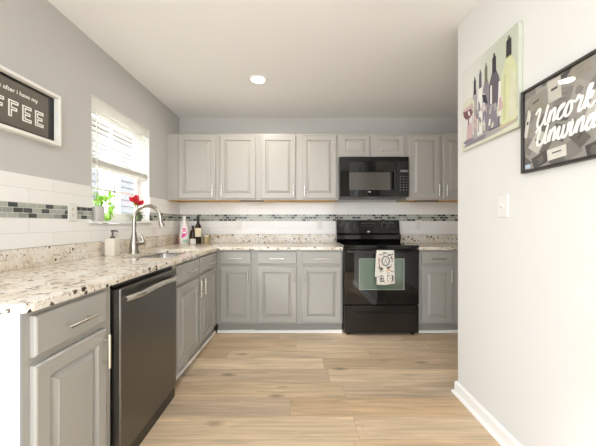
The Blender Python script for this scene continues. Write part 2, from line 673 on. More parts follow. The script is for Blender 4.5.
# outside: ground and the neighbour's house
M['bounce_ground'] = mat('pale_bounce_ground', lin(206, 204, 196), 0.9, var=0.1, vscale=2)  # unseen ground, coloured pale to bounce daylight up to the ceiling
M['siding'] = mat('pale_siding', lin(122, 123, 122), 0.7)
M['house_trim'] = mat('white_house_trim', lin(246, 246, 244), 0.6)
M['roof'] = mat('shingle_roof', lin(120, 114, 108), 0.9, var=0.2, vscale=14)
struct(MB().box(-14, 14, -14, 16, -0.35, -0.12).build('ground', 'bounce_ground'), 'unseen ground around the house, made pale to bounce light', 'ground')
hs = thing('neighbouring_house', 'pale clapboard house seen through the window over the sink', 'house', (-4.2, 7.6, -0.12))
b = MB()
b.box(-3.2, 0, -3.4, 3.6, 0, 3.2)
for i in range(21):
    z = 0.02 + i * 0.15
    b.rings([[(0, -3.4, z), (0.03, -3.4, z), (0.006, -3.4, z + 0.148), (0, -3.4, z + 0.148)],
                 [(0, 3.6, z), (0.03, 3.6, z), (0.006, 3.6, z + 0.148), (0, 3.6, z + 0.148)]])
b.build('wall', 'siding', hs)
b = MB()
b.rings([[(0.35, -3.7, 3.2), (-1.6, -3.7, 4.2), (-3.55, -3.7, 3.2)], [(0.35, 3.9, 3.2), (-1.6, 3.9, 4.2), (-3.55, 3.9, 3.2)]])
b.build('roof', 'roof', hs)
for y0, y1 in ((-1.62, -0.96), (-0.28, 0.75)):
    w = MB()
    for q in ((y0, y0 + 0.09, 0.9, 2.75), (y1 - 0.09, y1, 0.9, 2.75), (y0 + 0.09, y1 - 0.09, 0.9, 1.0), (y0 + 0.09, y1 - 0.09, 2.65, 2.75)):
        w.box(0.0, 0.06, *q)
    wo = w.build('window', 'house_trim', hs)
    MB().box(0.0, 0.04, y0 + 0.09, y1 - 0.09, 1.0, 2.65).build('sky_reflection_pane', 'house_trim', wo)  # white panel stands in for sky reflected in the house window

# ------------------------------------------------------------------ cabinets
def rect(x0, x1, z0, z1, y):
    return [(x0, y, z0), (x1, y, z0), (x1, y, z1), (x0, y, z1)]

def panel_front(x0, x1, z0, z1, raised=True, t=0.02):
    """door or drawer front in the local XZ plane, back at y=0, face at y=-t"""
    b = MB()
    prof = [(0, -0.0005), (0, -t + 0.006), (0.003, -t + 0.002), (0.007, -t)]
    if raised:
        fr = 0.052 if z1 - z0 > 0.3 else 0.045
        prof += [(fr, -t), (fr + 0.005, -t + 0.012), (fr + 0.012, -t + 0.012), (fr + 0.034, -t + 0.002), (fr + 0.035, -t)]
    b.rings([rect(x0 + i, x1 - i, z0 + i, z1 - i, y) for i, y in prof])
    return b

def bar_pull(cx, cz, length, vertical, y=-0.02):
    b = MB()
    hl = length / 2
    po = hl * 0.68
    if vertical:
        b.tube([(cx, y - 0.03, cz - hl), (cx, y - 0.03, cz + hl)], 0.006, 10)
        for s in (-1, 1):
            b.tube([(cx, y, cz + s * po), (cx, y - 0.028, cz + s * po)], 0.0048, 8)
    else:
        b.tube([(cx - hl, y - 0.03, cz), (cx + hl, y - 0.03, cz)], 0.006, 10)
        for s in (-1, 1):
            b.tube([(cx + s * po, y, cz), (cx + s * po, y - 0.028, cz)], 0.0048, 8)
    return b

def base_cabinet(label, loc, rz, w, depth, fronts, group='grey base cabinets', rise=False, top=0.858):
    """fronts: list of (x0, x1, handle side)"""
    t = thing('base_cabinet', label, 'cabinet', loc, rz, group)
    b = MB()
    g = 0.0006
    b.box(g, w - g, 0, 0.02, 0.10, top)
    b.box(g, 0.018, 0.02, depth, 0.10, top)
    b.box(w - 0.018, w - g, 0.02, depth, 0.10, top)
    b.box(0.018, w - 0.018, 0.02, depth, 0.10, 0.118)
    b.box(0.018, w - 0.018, depth - 0.012, depth, 0.118, top)
    b.build('carcass', 'lower', t)
    b = MB()
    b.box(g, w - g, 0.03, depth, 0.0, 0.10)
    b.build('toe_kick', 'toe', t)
    zl = 0.045 if rise else 0.0
    b = MB()
    b.rings([[(g, 0.012, zl), (g, 0.029, zl), (g, 0.029, zl + 0.024), (g, 0.012, zl + 0.024)], [(w - g, 0.012, 0), (w - g, 0.029, 0), (w - g, 0.029, 0.03), (w - g, 0.012, 0.03)]])
    o = b.build('shoe_moulding', 'trim', t)
    o['label'] = 'white shoe moulding at the floor'
    for x0, x1, side in fronts:
        d = panel_front(x0, x1, 0.714, 0.842, False).build('drawer', 'lower', t)
        bar_pull((x0 + x1) / 2, 0.772, 0.145, False).build('handle', 'nickel', d, True)
        d = panel_front(x0, x1, 0.118, 0.686).build('door', 'lower', t)
        hx = x1 - 0.03 if side == 'R' else x0 + 0.03
        bar_pull(hx, 0.60, 0.14, True).build('handle', 'nickel', d, True)
    return t

FX = -0.833          # cabinet face of the left run
FY = 2.93            # cabinet face of the back run
DL = FX - XL - 0.003
# end cabinet, beside the dishwasher
t = base_cabinet('grey base cabinet with white end panel, at near end of the left counter', (FX, 0.862, 0), PI / 2, 0.402, DL, [(0.022, 0.352, 'R')])
e = MB().box(-0.008, 0.0, 0.0, DL, 0.0, 0.858).build('end_panel', 'end_white', t)
e['label'] = 'white end panel facing the room'
# sink cabinet
t = base_cabinet('grey double-door base cabinet under the sink, between dishwasher and corner', (FX, 1.878, 0), PI / 2, 1.051, DL, [(0.06, 0.468, 'R'), (0.51, 0.935, 'L')], rise=True)
# back run
DB = YB - FY - 0.003
base_cabinet('narrow grey base cabinet in the inner corner of the counter', (FX + 0.001, FY, 0), 0, 0.386, DB, [(0.038, 0.352, 'R')])
base_cabinet('grey double-door base cabinet just left of the black stove', (-0.446, FY, 0), 0, 0.903, DB, [(0.032, 0.432, 'R'), (0.487, 0.889, 'L')])
base_cabinet('grey base cabinet just right of the black stove', (1.226, FY, 0), 0, 0.83, DB, [(0.04, 0.36, 'R'), (0.44, 0.78, 'L')])

def wall_cabinet(label, x0, x1, z0, z1, fronts, handles=True):
    t = thing('wall_cabinet', label, 'cabinet', (x0, 3.20, z0), 0, 'pale grey wall cabinets')
    w, h, d = x1 - x0, z1 - z0, YB - 3.20 - 0.001
    g = 0.0006
    b = MB()
    b.box(g, w - g, 0, d, 0.003, h)
    b.build('carcass', 'upper', t)
    o = MB().box(0.002, w - 0.002, 0.004, d - 0.01, -0.001, 0.003).build('bottom_panel', 'bare_wood', t)
    o['label'] = 'bare tan wood underside'
    for a, c, side in fronts:
        do = panel_front(a - x0, c - x0, 0.016 if handles else 0.008, h - 0.024).build('door', 'upper', t)
        if handles:
            hx = c - x0 - 0.026 if side == 'R' else a - x0 + 0.026
            bar_pull(hx, 0.105, 0.125, True).build('handle', 'nickel', do, True)
    return t
UZ0, UZ1 = 1.392, 2.137
wall_cabinet('pale grey wall cabinet with two tall doors, against the window wall', XL + 0.001, -0.445, UZ0, UZ1, [(-1.335, -0.924, 'R'), (-0.874, -0.474, 'L')])
wall_cabinet('pale grey wall cabinet with two tall doors, just left of the microwave', -0.445, 0.455, UZ0, UZ1, [(-0.415, -0.026, 'R'), (0.045, 0.431, 'L')])
wall_cabinet('short pale grey wall cabinet above the black microwave', 0.455, 1.215, 1.864, UZ1, [(0.481, 0.802, 'R'), (0.858, 1.187, 'L')], False)
wall_cabinet('pale grey wall cabinet with tall doors, just right of the microwave', 1.215, XK - 0.001, UZ0, UZ1, [(1.243, 1.592, 'R'), (1.624, 1.973, 'L')])

for cx, lab in ((-0.52, 'grey light bar under the wall cabinets on the left'), (1.46, 'grey light bar under the wall cabinet right of the microwave')):
    t = thing('under_cabinet_light', lab, 'light', (cx, 3.225, 1.391), 0, 'under-cabinet light bars')
    MB().box(-0.13, 0.13, 0, 0.05, -0.016, 0, 0.004, 1).build('housing', 'dgrey', t)
    MB().box(-0.12, 0.12, 0.006, 0.044, -0.018, -0.0162).build('lens', 'ivory', t)

# ------------------------------------------------------------------ countertops, sink
def fill_poly(loops, z0, z1, bev=0.0):
    bm = bmesh.new()
    edges = []
    for lp in loops:
        vs = [bm.verts.new((x, y, z1)) for x, y in lp]
        for i in range(len(vs)):
            edges.append(bm.edges.new((vs[i], vs[(i + 1) % len(vs)])))
    bmesh.ops.triangle_fill(bm, use_beauty=True, use_dissolve=False, edges=edges)
    for f in bm.faces:
        if f.normal.z < 0:
            f.normal_flip()
    ret = bmesh.ops.extrude_face_region(bm, geom=list(bm.faces))
    vs = [v for v in ret['geom'] if isinstance(v, bmesh.types.BMVert)]
    bmesh.ops.translate(bm, verts=vs, vec=(0, 0, z0 - z1))
    if bev > 0:
        bm.edges.ensure_lookup_table()
        es = [e for e in bm.edges if len(e.link_faces) == 2 and abs(e.verts[0].co.z - e.verts[1].co.z) < 1e-6
              and e.calc_face_angle(0) > 1.0]
        bmesh.ops.recalc_face_normals(bm, faces=bm.faces)
        bmesh.ops.bevel(bm, geom=es, offset=bev, segments=2, affect='EDGES', profile=0.5)
    m = MB()
    m.bm.free()
    m.bm = bm
    return m

def rounded(x0, x1, y0, y1, r, n=6):
    pts = []
    for cx, cy, a0 in ((x1 - r, y1 - r, 0), (x0 + r, y1 - r, PI / 2), (x0 + r, y0 + r, PI), (x1 - r, y0 + r, 1.5 * PI)):
        for i in range(n + 1):
            a = a0 + (PI / 2) * i / n
            pts.append((cx + r * math.cos(a), cy + r * math.sin(a)))
    return pts

SX0, SX1, SY0, SY1 = -1.262, -0.90, 1.99, 2.62
ct = thing('countertop', 'L-shaped speckled cream granite countertop with cut-out for the sink', 'countertop', (0, 0, 0), 0, 'granite countertops')
CE = -0.807
cr = 0.03
outer = [(XL + 0.002, 0.845)]
outer += [(CE - cr + cr * math.sin(a), 0.845 + cr - cr * math.cos(a)) for a in [PI / 2 * i / 6 for i in range(7)]]
outer += [(CE, 2.895), (0.457, 2.895), (0.457, YB - 0.002), (XL + 0.002, YB - 0.002)]
fill_poly([outer, rounded(SX0, SX1, SY0, SY1, 0.05)], 0.860, HC, 0.003).build('slab', 'granite', ct)
def lip(label, x0, x1, y0, y1):
    o = MB().box(x0, x1, y0, y1, HC + 0.0002, 0.997, 0.002, 1).build('granite_backsplash', 'granite')
    tag(o, label, 'backsplash', 'granite backsplash strips')
lip('long granite backsplash strip along the window wall, behind the faucet', XL + 0.002, XL + 0.022, 0.845, YB - 0.002)
lip('granite backsplash strip on the back wall left of the stove', XL + 0.0225, 0.457, YB - 0.022, YB - 0.002)
lip('short granite backsplash strip on the back wall right of the stove', 1.225, XK - 0.002, YB - 0.022, YB - 0.002)
ct2 = thing('countertop', 'short speckled granite countertop right of the black stove', 'countertop', (0, 0, 0), 0, 'granite countertops')
fill_poly([[(1.225, 2.895), (XK - 0.002, 2.895), (XK - 0.002, YB - 0.002), (1.225, YB - 0.002)]], 0.860, HC, 0.003).build('slab', 'granite', ct2)
sk = thing('sink', 'stainless steel undermount sink in the counter below the window', 'sink', ((SX0 + SX1) / 2, (SY0 + SY1) / 2, 0.66))
hx, hy = (SX1 - SX0) / 2, (SY1 - SY0) / 2
def rr(e, z, r):
    return [(x, y, z) for x, y in rounded(-hx + e, hx - e, -hy + e, hy - e, r)]
b = MB()
b.rings([rr(-0.015, 0.198, 0.06), rr(-0.006, 0.1995, 0.055), rr(0.004, 0.197, 0.05), rr(0.008, 0.03, 0.05), rr(0.02, 0.006, 0.05), rr(0.05, 0.0, 0.03),
         rr(0.05, -0.002, 0.03), rr(0.018, 0.003, 0.05), rr(0.005, 0.03, 0.05), rr(0.001, 0.194, 0.05), rr(-0.015, 0.196, 0.06)], False, False)
# floor of the bowl (between the last inner ring)
b.rings([rr(0.05, 0.0, 0.03), rr(0.05, -0.002, 0.03)], True, True)
b.build('bowl', 'sink_steel', sk, True)
MB().lathe([(0.0001, 0.0005), (0.04, 0.0005), (0.045, 0.003), (0.03, 0.004), (0.028, 0.0012), (0.0001, 0.0012)], (-0.05, 0, 0)).build('drain', 'chrome', sk, True)

# faucet
fc = thing('faucet', 'brushed nickel gooseneck pull-down faucet behind the sink', 'faucet', (-1.34, 2.33, HC))
MB().lathe([(0.0001, 0), (0.042, 0), (0.042, 0.006), (0.038, 0.012), (0.036, 0.05), (0.031, 0.09), (0.023, 0.13), (0.0165, 0.17), (0.0001, 0.17)]).build('body', 'faucet_nickel', fc, True)
pts = [(0, 0, 0.155), (0, 0, 0.20), (0.001, 0, 0.26)]
R_ = 0.108
for i in range(15):
    a = PI - (PI * 1.04) * i / 14
    pts.append((R_ + R_ * math.cos(a) + 0.001, 0, 0.277 + R_ * 1.0 * math.sin(a)))
lp = pts[-1]
MB().tube(pts, [0.0155] * 2 + [0.0145] * (len(pts) - 2), 14).build('spout', 'faucet_nickel', fc, True)
MB().tube([(lp[0], 0, lp[2] + 0.006), (lp[0] + 0.004, 0, lp[2] - 0.02), (lp[0] + 0.011, 0, lp[2] - 0.036), (lp[0] + 0.015, 0, lp[2] - 0.05)], [0.0155, 0.018, 0.02, 0.019], 14).build('spray_head', 'faucet_nickel', fc, True)
b = MB()
b.tube([(0.01, 0, 0.078), (0.092, -0.01, 0.082)], [0.019, 0.017], 14)
b.tube([(0.082, -0.009, 0.08), (0.080, -0.012, 0.112), (0.060, -0.014, 0.155)], [0.012, 0.010, 0.007], 10)
b.build('lever', 'faucet_nickel', fc, True)

# soap dispenser
sd = thing('soap_dispenser', 'square cream soap dispenser with a metal pump by the faucet', 'soap dispenser', (-1.383, 2.125, HC))
M['cream'] = mat('cream_ceramic', lin(224, 216, 200), 0.45, bump=0.05, bscale=40)
MB().lathe([(0.0001, 0), (0.034, 0), (0.037, 0.004), (0.036, 0.120), (0.032, 0.128), (0.014, 0.13), (0.0001, 0.13)], n=40, sq=9).build('bottle', 'cream', sd, True)
b = MB()
b.lathe([(0.0001, 0.128), (0.016, 0.128), (0.016, 0.142), (0.007, 0.145), (0.006, 0.175), (0.011, 0.178), (0.011, 0.19), (0.0001, 0.192)])
b.tube([(0.0, 0, 0.185), (0.03, 0.0, 0.185), (0.04, 0.0, 0.178)], [0.006, 0.005, 0.004], 8)
b.build('pump', 'dgrey', sd, True)

# ------------------------------------------------------------------ dishwasher (faces +X)
dw = thing('dishwasher', 'stainless steel dishwasher under the left counter', 'dishwasher', (FX, 1.2675, 0), PI / 2)
b = MB()
b.box(0.004, 0.600, 0.012, 0.56, 0.10, 0.852)
b.box(0.004, 0.600, -0.004, 0.012, 0.838, 0.852)
b.build('tub', 'black_satin', dw)
MB().box(0.008, 0.598, -0.026, -0.012, 0.0, 0.073).build('toe_shade_panel', 'black_satin', dw)  # black toe panel set forward, standing in for shade under the door
d = MB().box(0.010, 0.596, -0.038, 0.012, 0.075, 0.836, 0.006, 2).build('door', 'dw_steel', dw)
# bowed towel-bar handle
b = MB()
n = 20
rs = []
for i in range(n + 1):
    u = i / n
    x = lerp(0.035, 0.572, u)
    k = math.sin(PI * u)
    y = -0.038 - 0.012 - 0.03 * min(1, k * 2.2)
    z = 0.782 + 0.012 * k
    hh = 0.013
    rs.append([(x, y + 0.007, z - hh), (x, y - 0.003, z - hh * 0.7), (x, y - 0.006, z), (x, y - 0.003, z + hh * 0.7), (x, y + 0.007, z + hh)])
b.rings(rs)
for x in (0.035, 0.56):
    b.box(x, x + 0.014, -0.052, -0.0385, 0.769, 0.795, 0.003, 1)
b.build('handle', 'nickel', d, True)
MB().lathe([(0.0001, -0.0388), (0.006, -0.0388), (0.006, -0.0382), (0.0001, -0.0382)], (0.34, 0, 0.46), 16, 'Y').build('badge', 'badge', d)

# ------------------------------------------------------------------ stove
SXL = 0.461
st = thing('stove', 'black freestanding electric stove with a flowered towel on its oven handle', 'stove', (SXL, 2.86, 0))
SW = 0.758
b = MB()
b.box(0.002, SW - 0.002, 0.045, 0.645, 0.03, 0.885)
b.build('body', 'black_gloss', st)
for x in (0.03, SW - 0.07):
    for y in (0.06, 0.58):
        MB().lathe([(0.0001, 0.0), (0.02, 0.0), (0.02, 0.03), (0.0001, 0.03)], (x + 0.02, y, 0), 14).build('foot', 'black_satin', st)
b = MB()
b.box(0, SW, 0.005, 0.60, 0.885, 0.910, 0.006, 2)
ck = b.build('cooktop', 'black_glass', st)
M['burner'] = mat('burner_ring_print', lin(60, 58, 56), 0.2)
for bx, by, r in ((0.2, 0.17, 0.10), (0.56, 0.17, 0.08), (0.2, 0.42, 0.075), (0.56, 0.42, 0.10)):
    MB().lathe([(r, 0.9101), (r + 0.004, 0.9101), (r + 0.004, 0.9104), (r, 0.9104), (r, 0.9101)], (bx, by, 0), 40).build('burner_ring', 'burner', ck)
bgd = MB().prism([(0.545, 0.905), (0.515, 0.945), (0.515, 0.992), (0.530, 1.002), (0.552, 1.015), (0.575, 1.165), (0.585, 1.172), (0.64, 1.172), (0.64, 0.905)], 0.0, SW).build('backguard', 'black_gloss', st)
def bgy(z):
    return lerp(0.552, 0.575, (z - 1.015) / 0.15)
for kx in (0.088, 0.178, 0.575, 0.66):
    zc = 1.115
    y = bgy(zc)
    k = MB().lathe([(0.0001, -0.030), (0.018, -0.028), (0.021, -0.02), (0.024, -0.004), (0.026, 0.0), (0.0001, 0.002)], (kx, y, zc), 20, 'Y')
    k.box(kx - 0.004, kx + 0.004, y - 0.036, y - 0.026, zc - 0.018, zc + 0.018)
    k.build('knob', 'black_satin', bgd, True)
    for i in range(9):
        a = math.radians(-40 + 32.5 * i)
        px, pz = kx + 0.036 * math.cos(a), zc + 0.034 * math.sin(a)
        MB().box(px - 0.003, px + 0.003, bgy(pz) - 0.0016, bgy(pz) + 0.004, pz - 0.0022, pz + 0.0022).build('knob_marking', 'mark', bgd)
b = MB()
b.box(0.29, 0.46, bgy(1.12) - 0.004, bgy(1.12) + 0.01, 1.095, 1.15)
dsp = b.build('display', 'black_glass', bgd)
b = MB()
for i in range(5):
    x = 0.30 + i * 0.036
    MB().box(x, x + 0.018, bgy(1.12) - 0.0052, bgy(1.12) - 0.004, 1.127, 1.135).build('button', 'dimmark', dsp)
    MB().box(x, x + 0.018, bgy(1.12) - 0.0052, bgy(1.12) - 0.004, 1.104, 1.109).build('button', 'dimmark', dsp)
MB().lathe([(0.0001, -0.004), (0.008, -0.004), (0.0095, 0.002), (0.0001, 0.002)], (0, 0, 0), 20, 'Y').move(Matrix.Translation((0.385, bgy(1.032), 1.032)) @ Matrix.Diagonal((2.1, 1, 1, 1))).build('badge', 'badge', bgd, True)
# oven door with its window
b = MB()
wx0, wx1, wz0, wz1 = 0.150, 0.608, 0.463, 0.779
ox0, ox1, oz0, oz1 = 0.004, SW - 0.004, 0.314, 0.872
b.rings([[(p[0], 0.043, p[2]) for p in rect(ox0, ox1, oz0, oz1, 0)], rect(ox0, ox1, oz0, oz1, 0.004), rect(ox0 + 0.004, ox1 - 0.004, oz0 + 0.004, oz1 - 0.004, 0.0),
         rect(wx0, wx1, wz0, wz1, 0.0), rect(wx0, wx1, wz0, wz1, 0.003)], True, True)
od = b.build('oven_door', 'black_glass', st)
MB().box(wx0 + 0.0005, wx1 - 0.0005, 0.0006, 0.0029, wz0 + 0.0005, wz1 - 0.0005).build('oven_window', 'oven_glass', od)['label'] = 'greenish oven window'
M['wtrim'] = mat('window_print_border', lin(136, 142, 134), 0.3)
b = MB()
for q in ((wx0, wx1, wz0, wz0 + 0.006), (wx0, wx1, wz1 - 0.006, wz1), (wx0, wx0 + 0.006, wz0 + 0.006, wz1 - 0.006), (wx1 - 0.009, wx1, wz0 + 0.006, wz1 - 0.006)):
    b.box(q[0], q[1], -0.0004, 0.0005, q[2], q[3])
b.build('window_border', 'wtrim', od)
b = MB()
HZ = 0.852
b.box(0.02, SW - 0.02, -0.052, -0.034, HZ - 0.011, HZ + 0.011, 0.007, 3)
for x in (0.03, SW - 0.06):
    b.box(x, x + 0.03, -0.036, -0.0005, HZ - 0.010, HZ + 0.010, 0.003, 1)
b.build('handle', 'black_satin', od, True)
dr = MB().box(ox0, ox1, 0.004, 0.043, 0.028, 0.304, 0.006, 2).build('drawer', 'black_gloss', st)
MB().prism([(0.0035, 0.218), (-0.012, 0.226), (-0.012, 0.232), (0.0035, 0.25)], 0.06, SW - 0.06).build('handle', 'black_gloss', dr)

# towel over the oven handle
tw = thing('dish_towel', 'white dish towel with black and red print hanging over the oven door handle', 'towel', (SXL, 2.86, 0))
TX0, TX1 = 0.314, 0.486
HTOP, HBOT = HZ + 0.0135, 0.530
def towel_front(u, v):
    """u across 0..1, v down 0..1 -> local point"""
    x = lerp(TX0, TX1, u) + 0.010 * v * (u - 0.2)
    z = lerp(HZ, HBOT, v) - 0.006 * math.sin(u * 5) * v
    y = -0.0555 - 0.004 * math.sin(u * 9 + v * 2.5) * v - 0.002 * v
    return x, y, z
M['towel'] = mat('towel_cloth', lin(222, 218, 206), 0.9, bump=0.3, bscale=300)
b = MB()
nu, nv = 16, 24
rows = []
for j in range(13):                                  # back fall
    v = 1 - j / 12
    rows.append([(lerp(TX0, TX1, i / nu) - 0.012 * v, -0.0305 + 0.003 * math.sin(i / nu * 8) * v, lerp(HZ, 0.60, v)) for i in range(nu + 1)])
for j in range(1, 8):                                # over the bar
    a = PI * j / 8
    rows.append([(lerp(TX0, TX1, i / nu), -0.043 + 0.0125 * math.cos(a), HZ + 0.0135 * math.sin(a)) for i in range(nu + 1)])
for j in range(nv + 1):
    rows.append([towel_front(i / nu, j / nv) for i in range(nu + 1)])
b.rings(rows, False, False, closed=False)
tc_ = b.build('cloth', 'towel', tw, True, fix=False)
sm = tc_.modifiers.new('thick', 'SOLIDIFY')
sm.thickness = 0.0016
sm.offset = -1 if False else 0
M['ink'] = mat('black_print', lin(44, 42, 44), 0.9)
M['ink_red'] = mat('red_print', lin(168, 92, 78), 0.9)
M['ink_tan'] = mat('ochre_print', lin(200, 150, 96), 0.9)
M['ink_grey'] = mat('grey_ink_print', lin(120, 118, 120), 0.9)
pb = MB()
def tp(u, v):
    x, y, z = towel_front(u, v)
    return (x, y - 0.0016, z)
def tstroke(pts, w, mi):
    pb.mi = mi
    for (u0, v0), (u1, v1) in zip(pts[:-1], pts[1:]):
        du, dv = (u1 - u0) * 0.18, (v1 - v0) * 0.32
        L_ = math.hypot(du, dv) or 1
        nx, ny = -dv / L_ * w / 0.18, du / L_ * w / 0.32
        pb.face([tp(u0 + nx, v0 + ny), tp(u1 + nx, v1 + ny), tp(u1 - nx, v1 - ny), tp(u0 - nx, v0 - ny)])
def tcirc(cu, cv, ru, rv, w, mi, n=18):
    tstroke([(cu + ru * math.cos(2 * PI * i / n), cv + rv * math.sin(2 * PI * i / n)) for i in range(n + 1)], w, mi)
tcirc(0.50, 0.28, 0.22, 0.145, 0.004, 0)
tcirc(0.50, 0.28, 0.16, 0.105, 0.0022, 3)
tstroke([(0.44, 0.34), (0.5, 0.22), (0.56, 0.34)], 0.003, 3)
tstroke([(0.10, 0.09), (0.30, 0.07), (0.60, 0.06), (0.90, 0.09)], 0.003, 3)
tstroke([(0.62, 0.12), (0.80, 0.10)], 0.005, 0)
tstroke([(0.35, 0.03), (0.55, 0.03)], 0.004, 0)
tstroke([(0.86, 0.14), (0.84, 0.24), (0.90, 0.32)], 0.003, 0)
tstroke([(0.80, 0.2), (0.93, 0.22)], 0.003, 0)
tstroke([(0.14, 0.18), (0.12, 0.34), (0.16, 0.46)], 0.005, 1)
tstroke([(0.08, 0.24), (0.20, 0.26)], 0.003, 3)
for i in range(5):
    cu, cv = 0.18 + 0.03 * i, 0.50 + 0.018 * (i % 3)
    tcirc(cu, cv, 0.05, 0.03, 0.003, (0, 3, 0, 1, 0)[i], 8)
for i in range(6):
    cu, cv = 0.60 + 0.03 * (i % 4), 0.48 + 0.02 * (i % 3)
    tcirc(cu, cv, 0.04, 0.025, 0.004, (3, 0, 2, 0, 3, 2)[i], 7)
tstroke([(0.50, 0.61), (0.62, 0.57), (0.76, 0.58), (0.88, 0.61)], 0.0035, 2)
tstroke([(0.55, 0.64), (0.70, 0.65)], 0.003, 1)
pb.mi = 0
for q in ((0.58, 0.80, 0.34, 0.09), (0.2, 0.80, 0.2, 0.02), (0.22, 0.72, 0.14, 0.02), (0.18, 0.88, 0.22, 0.025), (0.24, 0.76, 0.05, 0.1)):
    u0, v0, du, dv = q
    pb.mi = 0
    pb.face([tp(u0, v0), tp(u0 + du, v0), tp(u0 + du, v0 + dv), tp(u0, v0 + dv)])
pb.face([tp(0.54, 0.80), tp(0.66, 0.72), tp(0.86, 0.72), tp(0.95, 0.80)])
pb.mi = 1
pb.face([tp(0.60, 0.90), tp(0.92, 0.90), tp(0.92, 0.93), tp(0.60, 0.93)])
tcirc(0.28, 0.80, 0.11, 0.09, 0.003, 3, 10)
rt = random.Random(5)
for i in range(34):
    cu, cv, a = rt.uniform(0.08, 0.92), rt.uniform(0.06, 0.94), rt.uniform(0, PI)
    if abs(cu - 0.5) < 0.24 and abs(cv - 0.28) < 0.16:
        continue
    du, dv = 0.05 * math.cos(a), 0.03 * math.sin(a)
    tstroke([(cu - du, cv - dv), (cu + 0.01, cv), (cu + du, cv + dv)], 0.0026, rt.choice((0, 0, 3, 3, 1)))
pb.build('print', ['ink', 'ink_red', 'ink_tan', 'ink_grey'], tw, fix=False)

# ------------------------------------------------------------------ microwave
mw = thing('microwave', 'black over-the-range microwave under the short wall cabinet', 'microwave', (0.456, 3.11, 1.42))
MWW, MH = 0.757, 0.443
MB().box(0, MWW, 0.03, 0.41, 0.004, MH - 0.001).build('body', 'black_satin', mw)
b = MB()
b.box(0, MWW, 0.012, 0.03, MH - 0.052, MH - 0.002)
for i in range(5):
    b.box(0.01, MWW - 0.01, 0.006, 0.012, MH - 0.048 + i * 0.009, MH - 0.044 + i * 0.009)
b.build('vent_grille', 'black_satin', mw)
mx0, mx1, mz0, mz1 = 0.103, 0.552, 0.076, 0.268
b = MB()
b.rings([rect(0.002, 0.612, 0.006, MH - 0.055, 0.029), rect(0.002, 0.612, 0.006, MH - 0.055, 0.004), rect(0.006, 0.608, 0.01, MH - 0.059, 0.0),
         rect(mx0, mx1, mz0, mz1, 0.0), rect(mx0, mx1, mz0, mz1, 0.003)])
md = b.build('door', 'black_glass', mw)
MB().box(mx0 + 0.0005, mx1 - 0.0005, 0.0006, 0.0029, mz0 + 0.0005, mz1 - 0.0005).build('window', 'mw_glass', md)['label'] = 'grey mesh window'
b = MB()
b.tube([(0.592, -0.001, 0.07), (0.592, -0.03, 0.085), (0.592, -0.036, 0.18), (0.592, -0.03, 0.275), (0.592, -0.001, 0.29)], 0.010, 10)
b.build('handle', 'black_satin', md, True)
MB().lathe([(0.0001, -0.002), (0.006, -0.002), (0.007, 0.0), (0.0001, 0.0)], (0, 0, 0), 16, 'Y').move(Matrix.Translation((0.325, 0, 0.055)) @ Matrix.Diagonal((2.0, 1, 1, 1))).build('badge', 'badge', md)
cp = MB().box(0.614, MWW - 0.002, 0.0, 0.029, 0.006, MH - 0.055, 0.003, 1).build('control_panel', 'black_gloss', mw)
MB().box(0.66, 0.745, -0.0012, 0.0, 0.27, 0.295).build('display', 'dimmark', cp)
b = MB()
for r in range(6):
    for c_ in range(3):
        MB().box(0.655 + c_ * 0.034, 0.655 + c_ * 0.034 + 0.014, -0.001, 0.0, 0.07 + r * 0.03, 0.07 + r * 0.03 + (0.007 if r > 1 else 0.011)).build('button', 'dimmark', cp)
b = MB()
b.box(0.02, 0.33, 0.08, 0.36, 0.0, 0.004)
b.box(0.42, 0.73, 0.08, 0.36, 0.0, 0.004)
b.build('grease_filter', 'dgrey', mw)

# ------------------------------------------------------------------ recessed ceiling light
LX, LY = -0.364, 2.593
M['lamp'] = mat('lamp_lens', (1, 1, 1, 1), 0.5, emit=(1, 0.96, 0.9, 1), estr=6.0)
rl = thing('recessed_light', 'round recessed ceiling light in front of the wall cabinets', 'ceiling light', (LX, LY, ZC))
MB().lathe([(0.062, -0.001), (0.066, -0.006), (0.078, -0.007), (0.088, -0.004), (0.089, -0.0003), (0.062, -0.0003), (0.062, -0.001)], n=40).build('trim_ring', 'trim', rl, True)
MB().lathe([(0.0001, -0.004), (0.06, -0.0035), (0.0615, -0.0005), (0.0001, -0.0005)], n=40).build('lens', 'lamp', rl, True)
lo = area_light('lamp_light', (0, 0, -0.012), (0, 0, 0), 0.11, 0.11, LAMP_POWER, (1, 0.95, 0.88), shape='DISK')
lo.parent = rl

# ------------------------------------------------------------------ outlets and switch
def outlet(label, loc, rz, group):
    t = thing('wall_outlet', label, 'outlet', loc, rz, group)
    MB().box(-0.036, 0.036, -0.0055, 0, -0.058, 0.058, 0.003, 2).build('cover_plate', 'white_plastic', t)
    for s in (-1, 1):
        r = MB().lathe([(0.0001, -0.0075), (0.016, -0.0075), (0.017, -0.0055), (0.0001, -0.0055)], (0, 0, s * 0.02), 20, 'Y').build('receptacle', 'ivory', t)
        b = MB()
        for dx in (-0.006, 0.006):
            b.box(dx - 0.0013, dx + 0.0013, -0.0079, -0.0075, s * 0.02 - 0.002, s * 0.02 + 0.007)
        b.box(-0.0018, 0.0018, -0.0079, -0.0075, s * 0.02 - 0.01, s * 0.02 - 0.006)
        b.build('slot', 'slot', r)
    return t
G = 'white wall outlets'
outlet('white outlet on the tiles left of the window, crossing the mosaic band', (XL + 0.0095, 1.843, 1.203), PI / 2, G)
outlet('white outlet on the window wall near the corner bottles', (XL + 0.0095, 3.29, 1.10), PI / 2, G)
outlet('white outlet on the back tiles, right of the corner bottles', (-0.735, YB - 0.0095, 1.105), 0, G)
outlet('white outlet on the back tiles, just left of the stove', (0.272, YB - 0.0095, 1.105), 0, G)
outlet('white outlet on the back tiles, right of the stove', (1.49, YB - 0.0095, 1.112), 0, G)
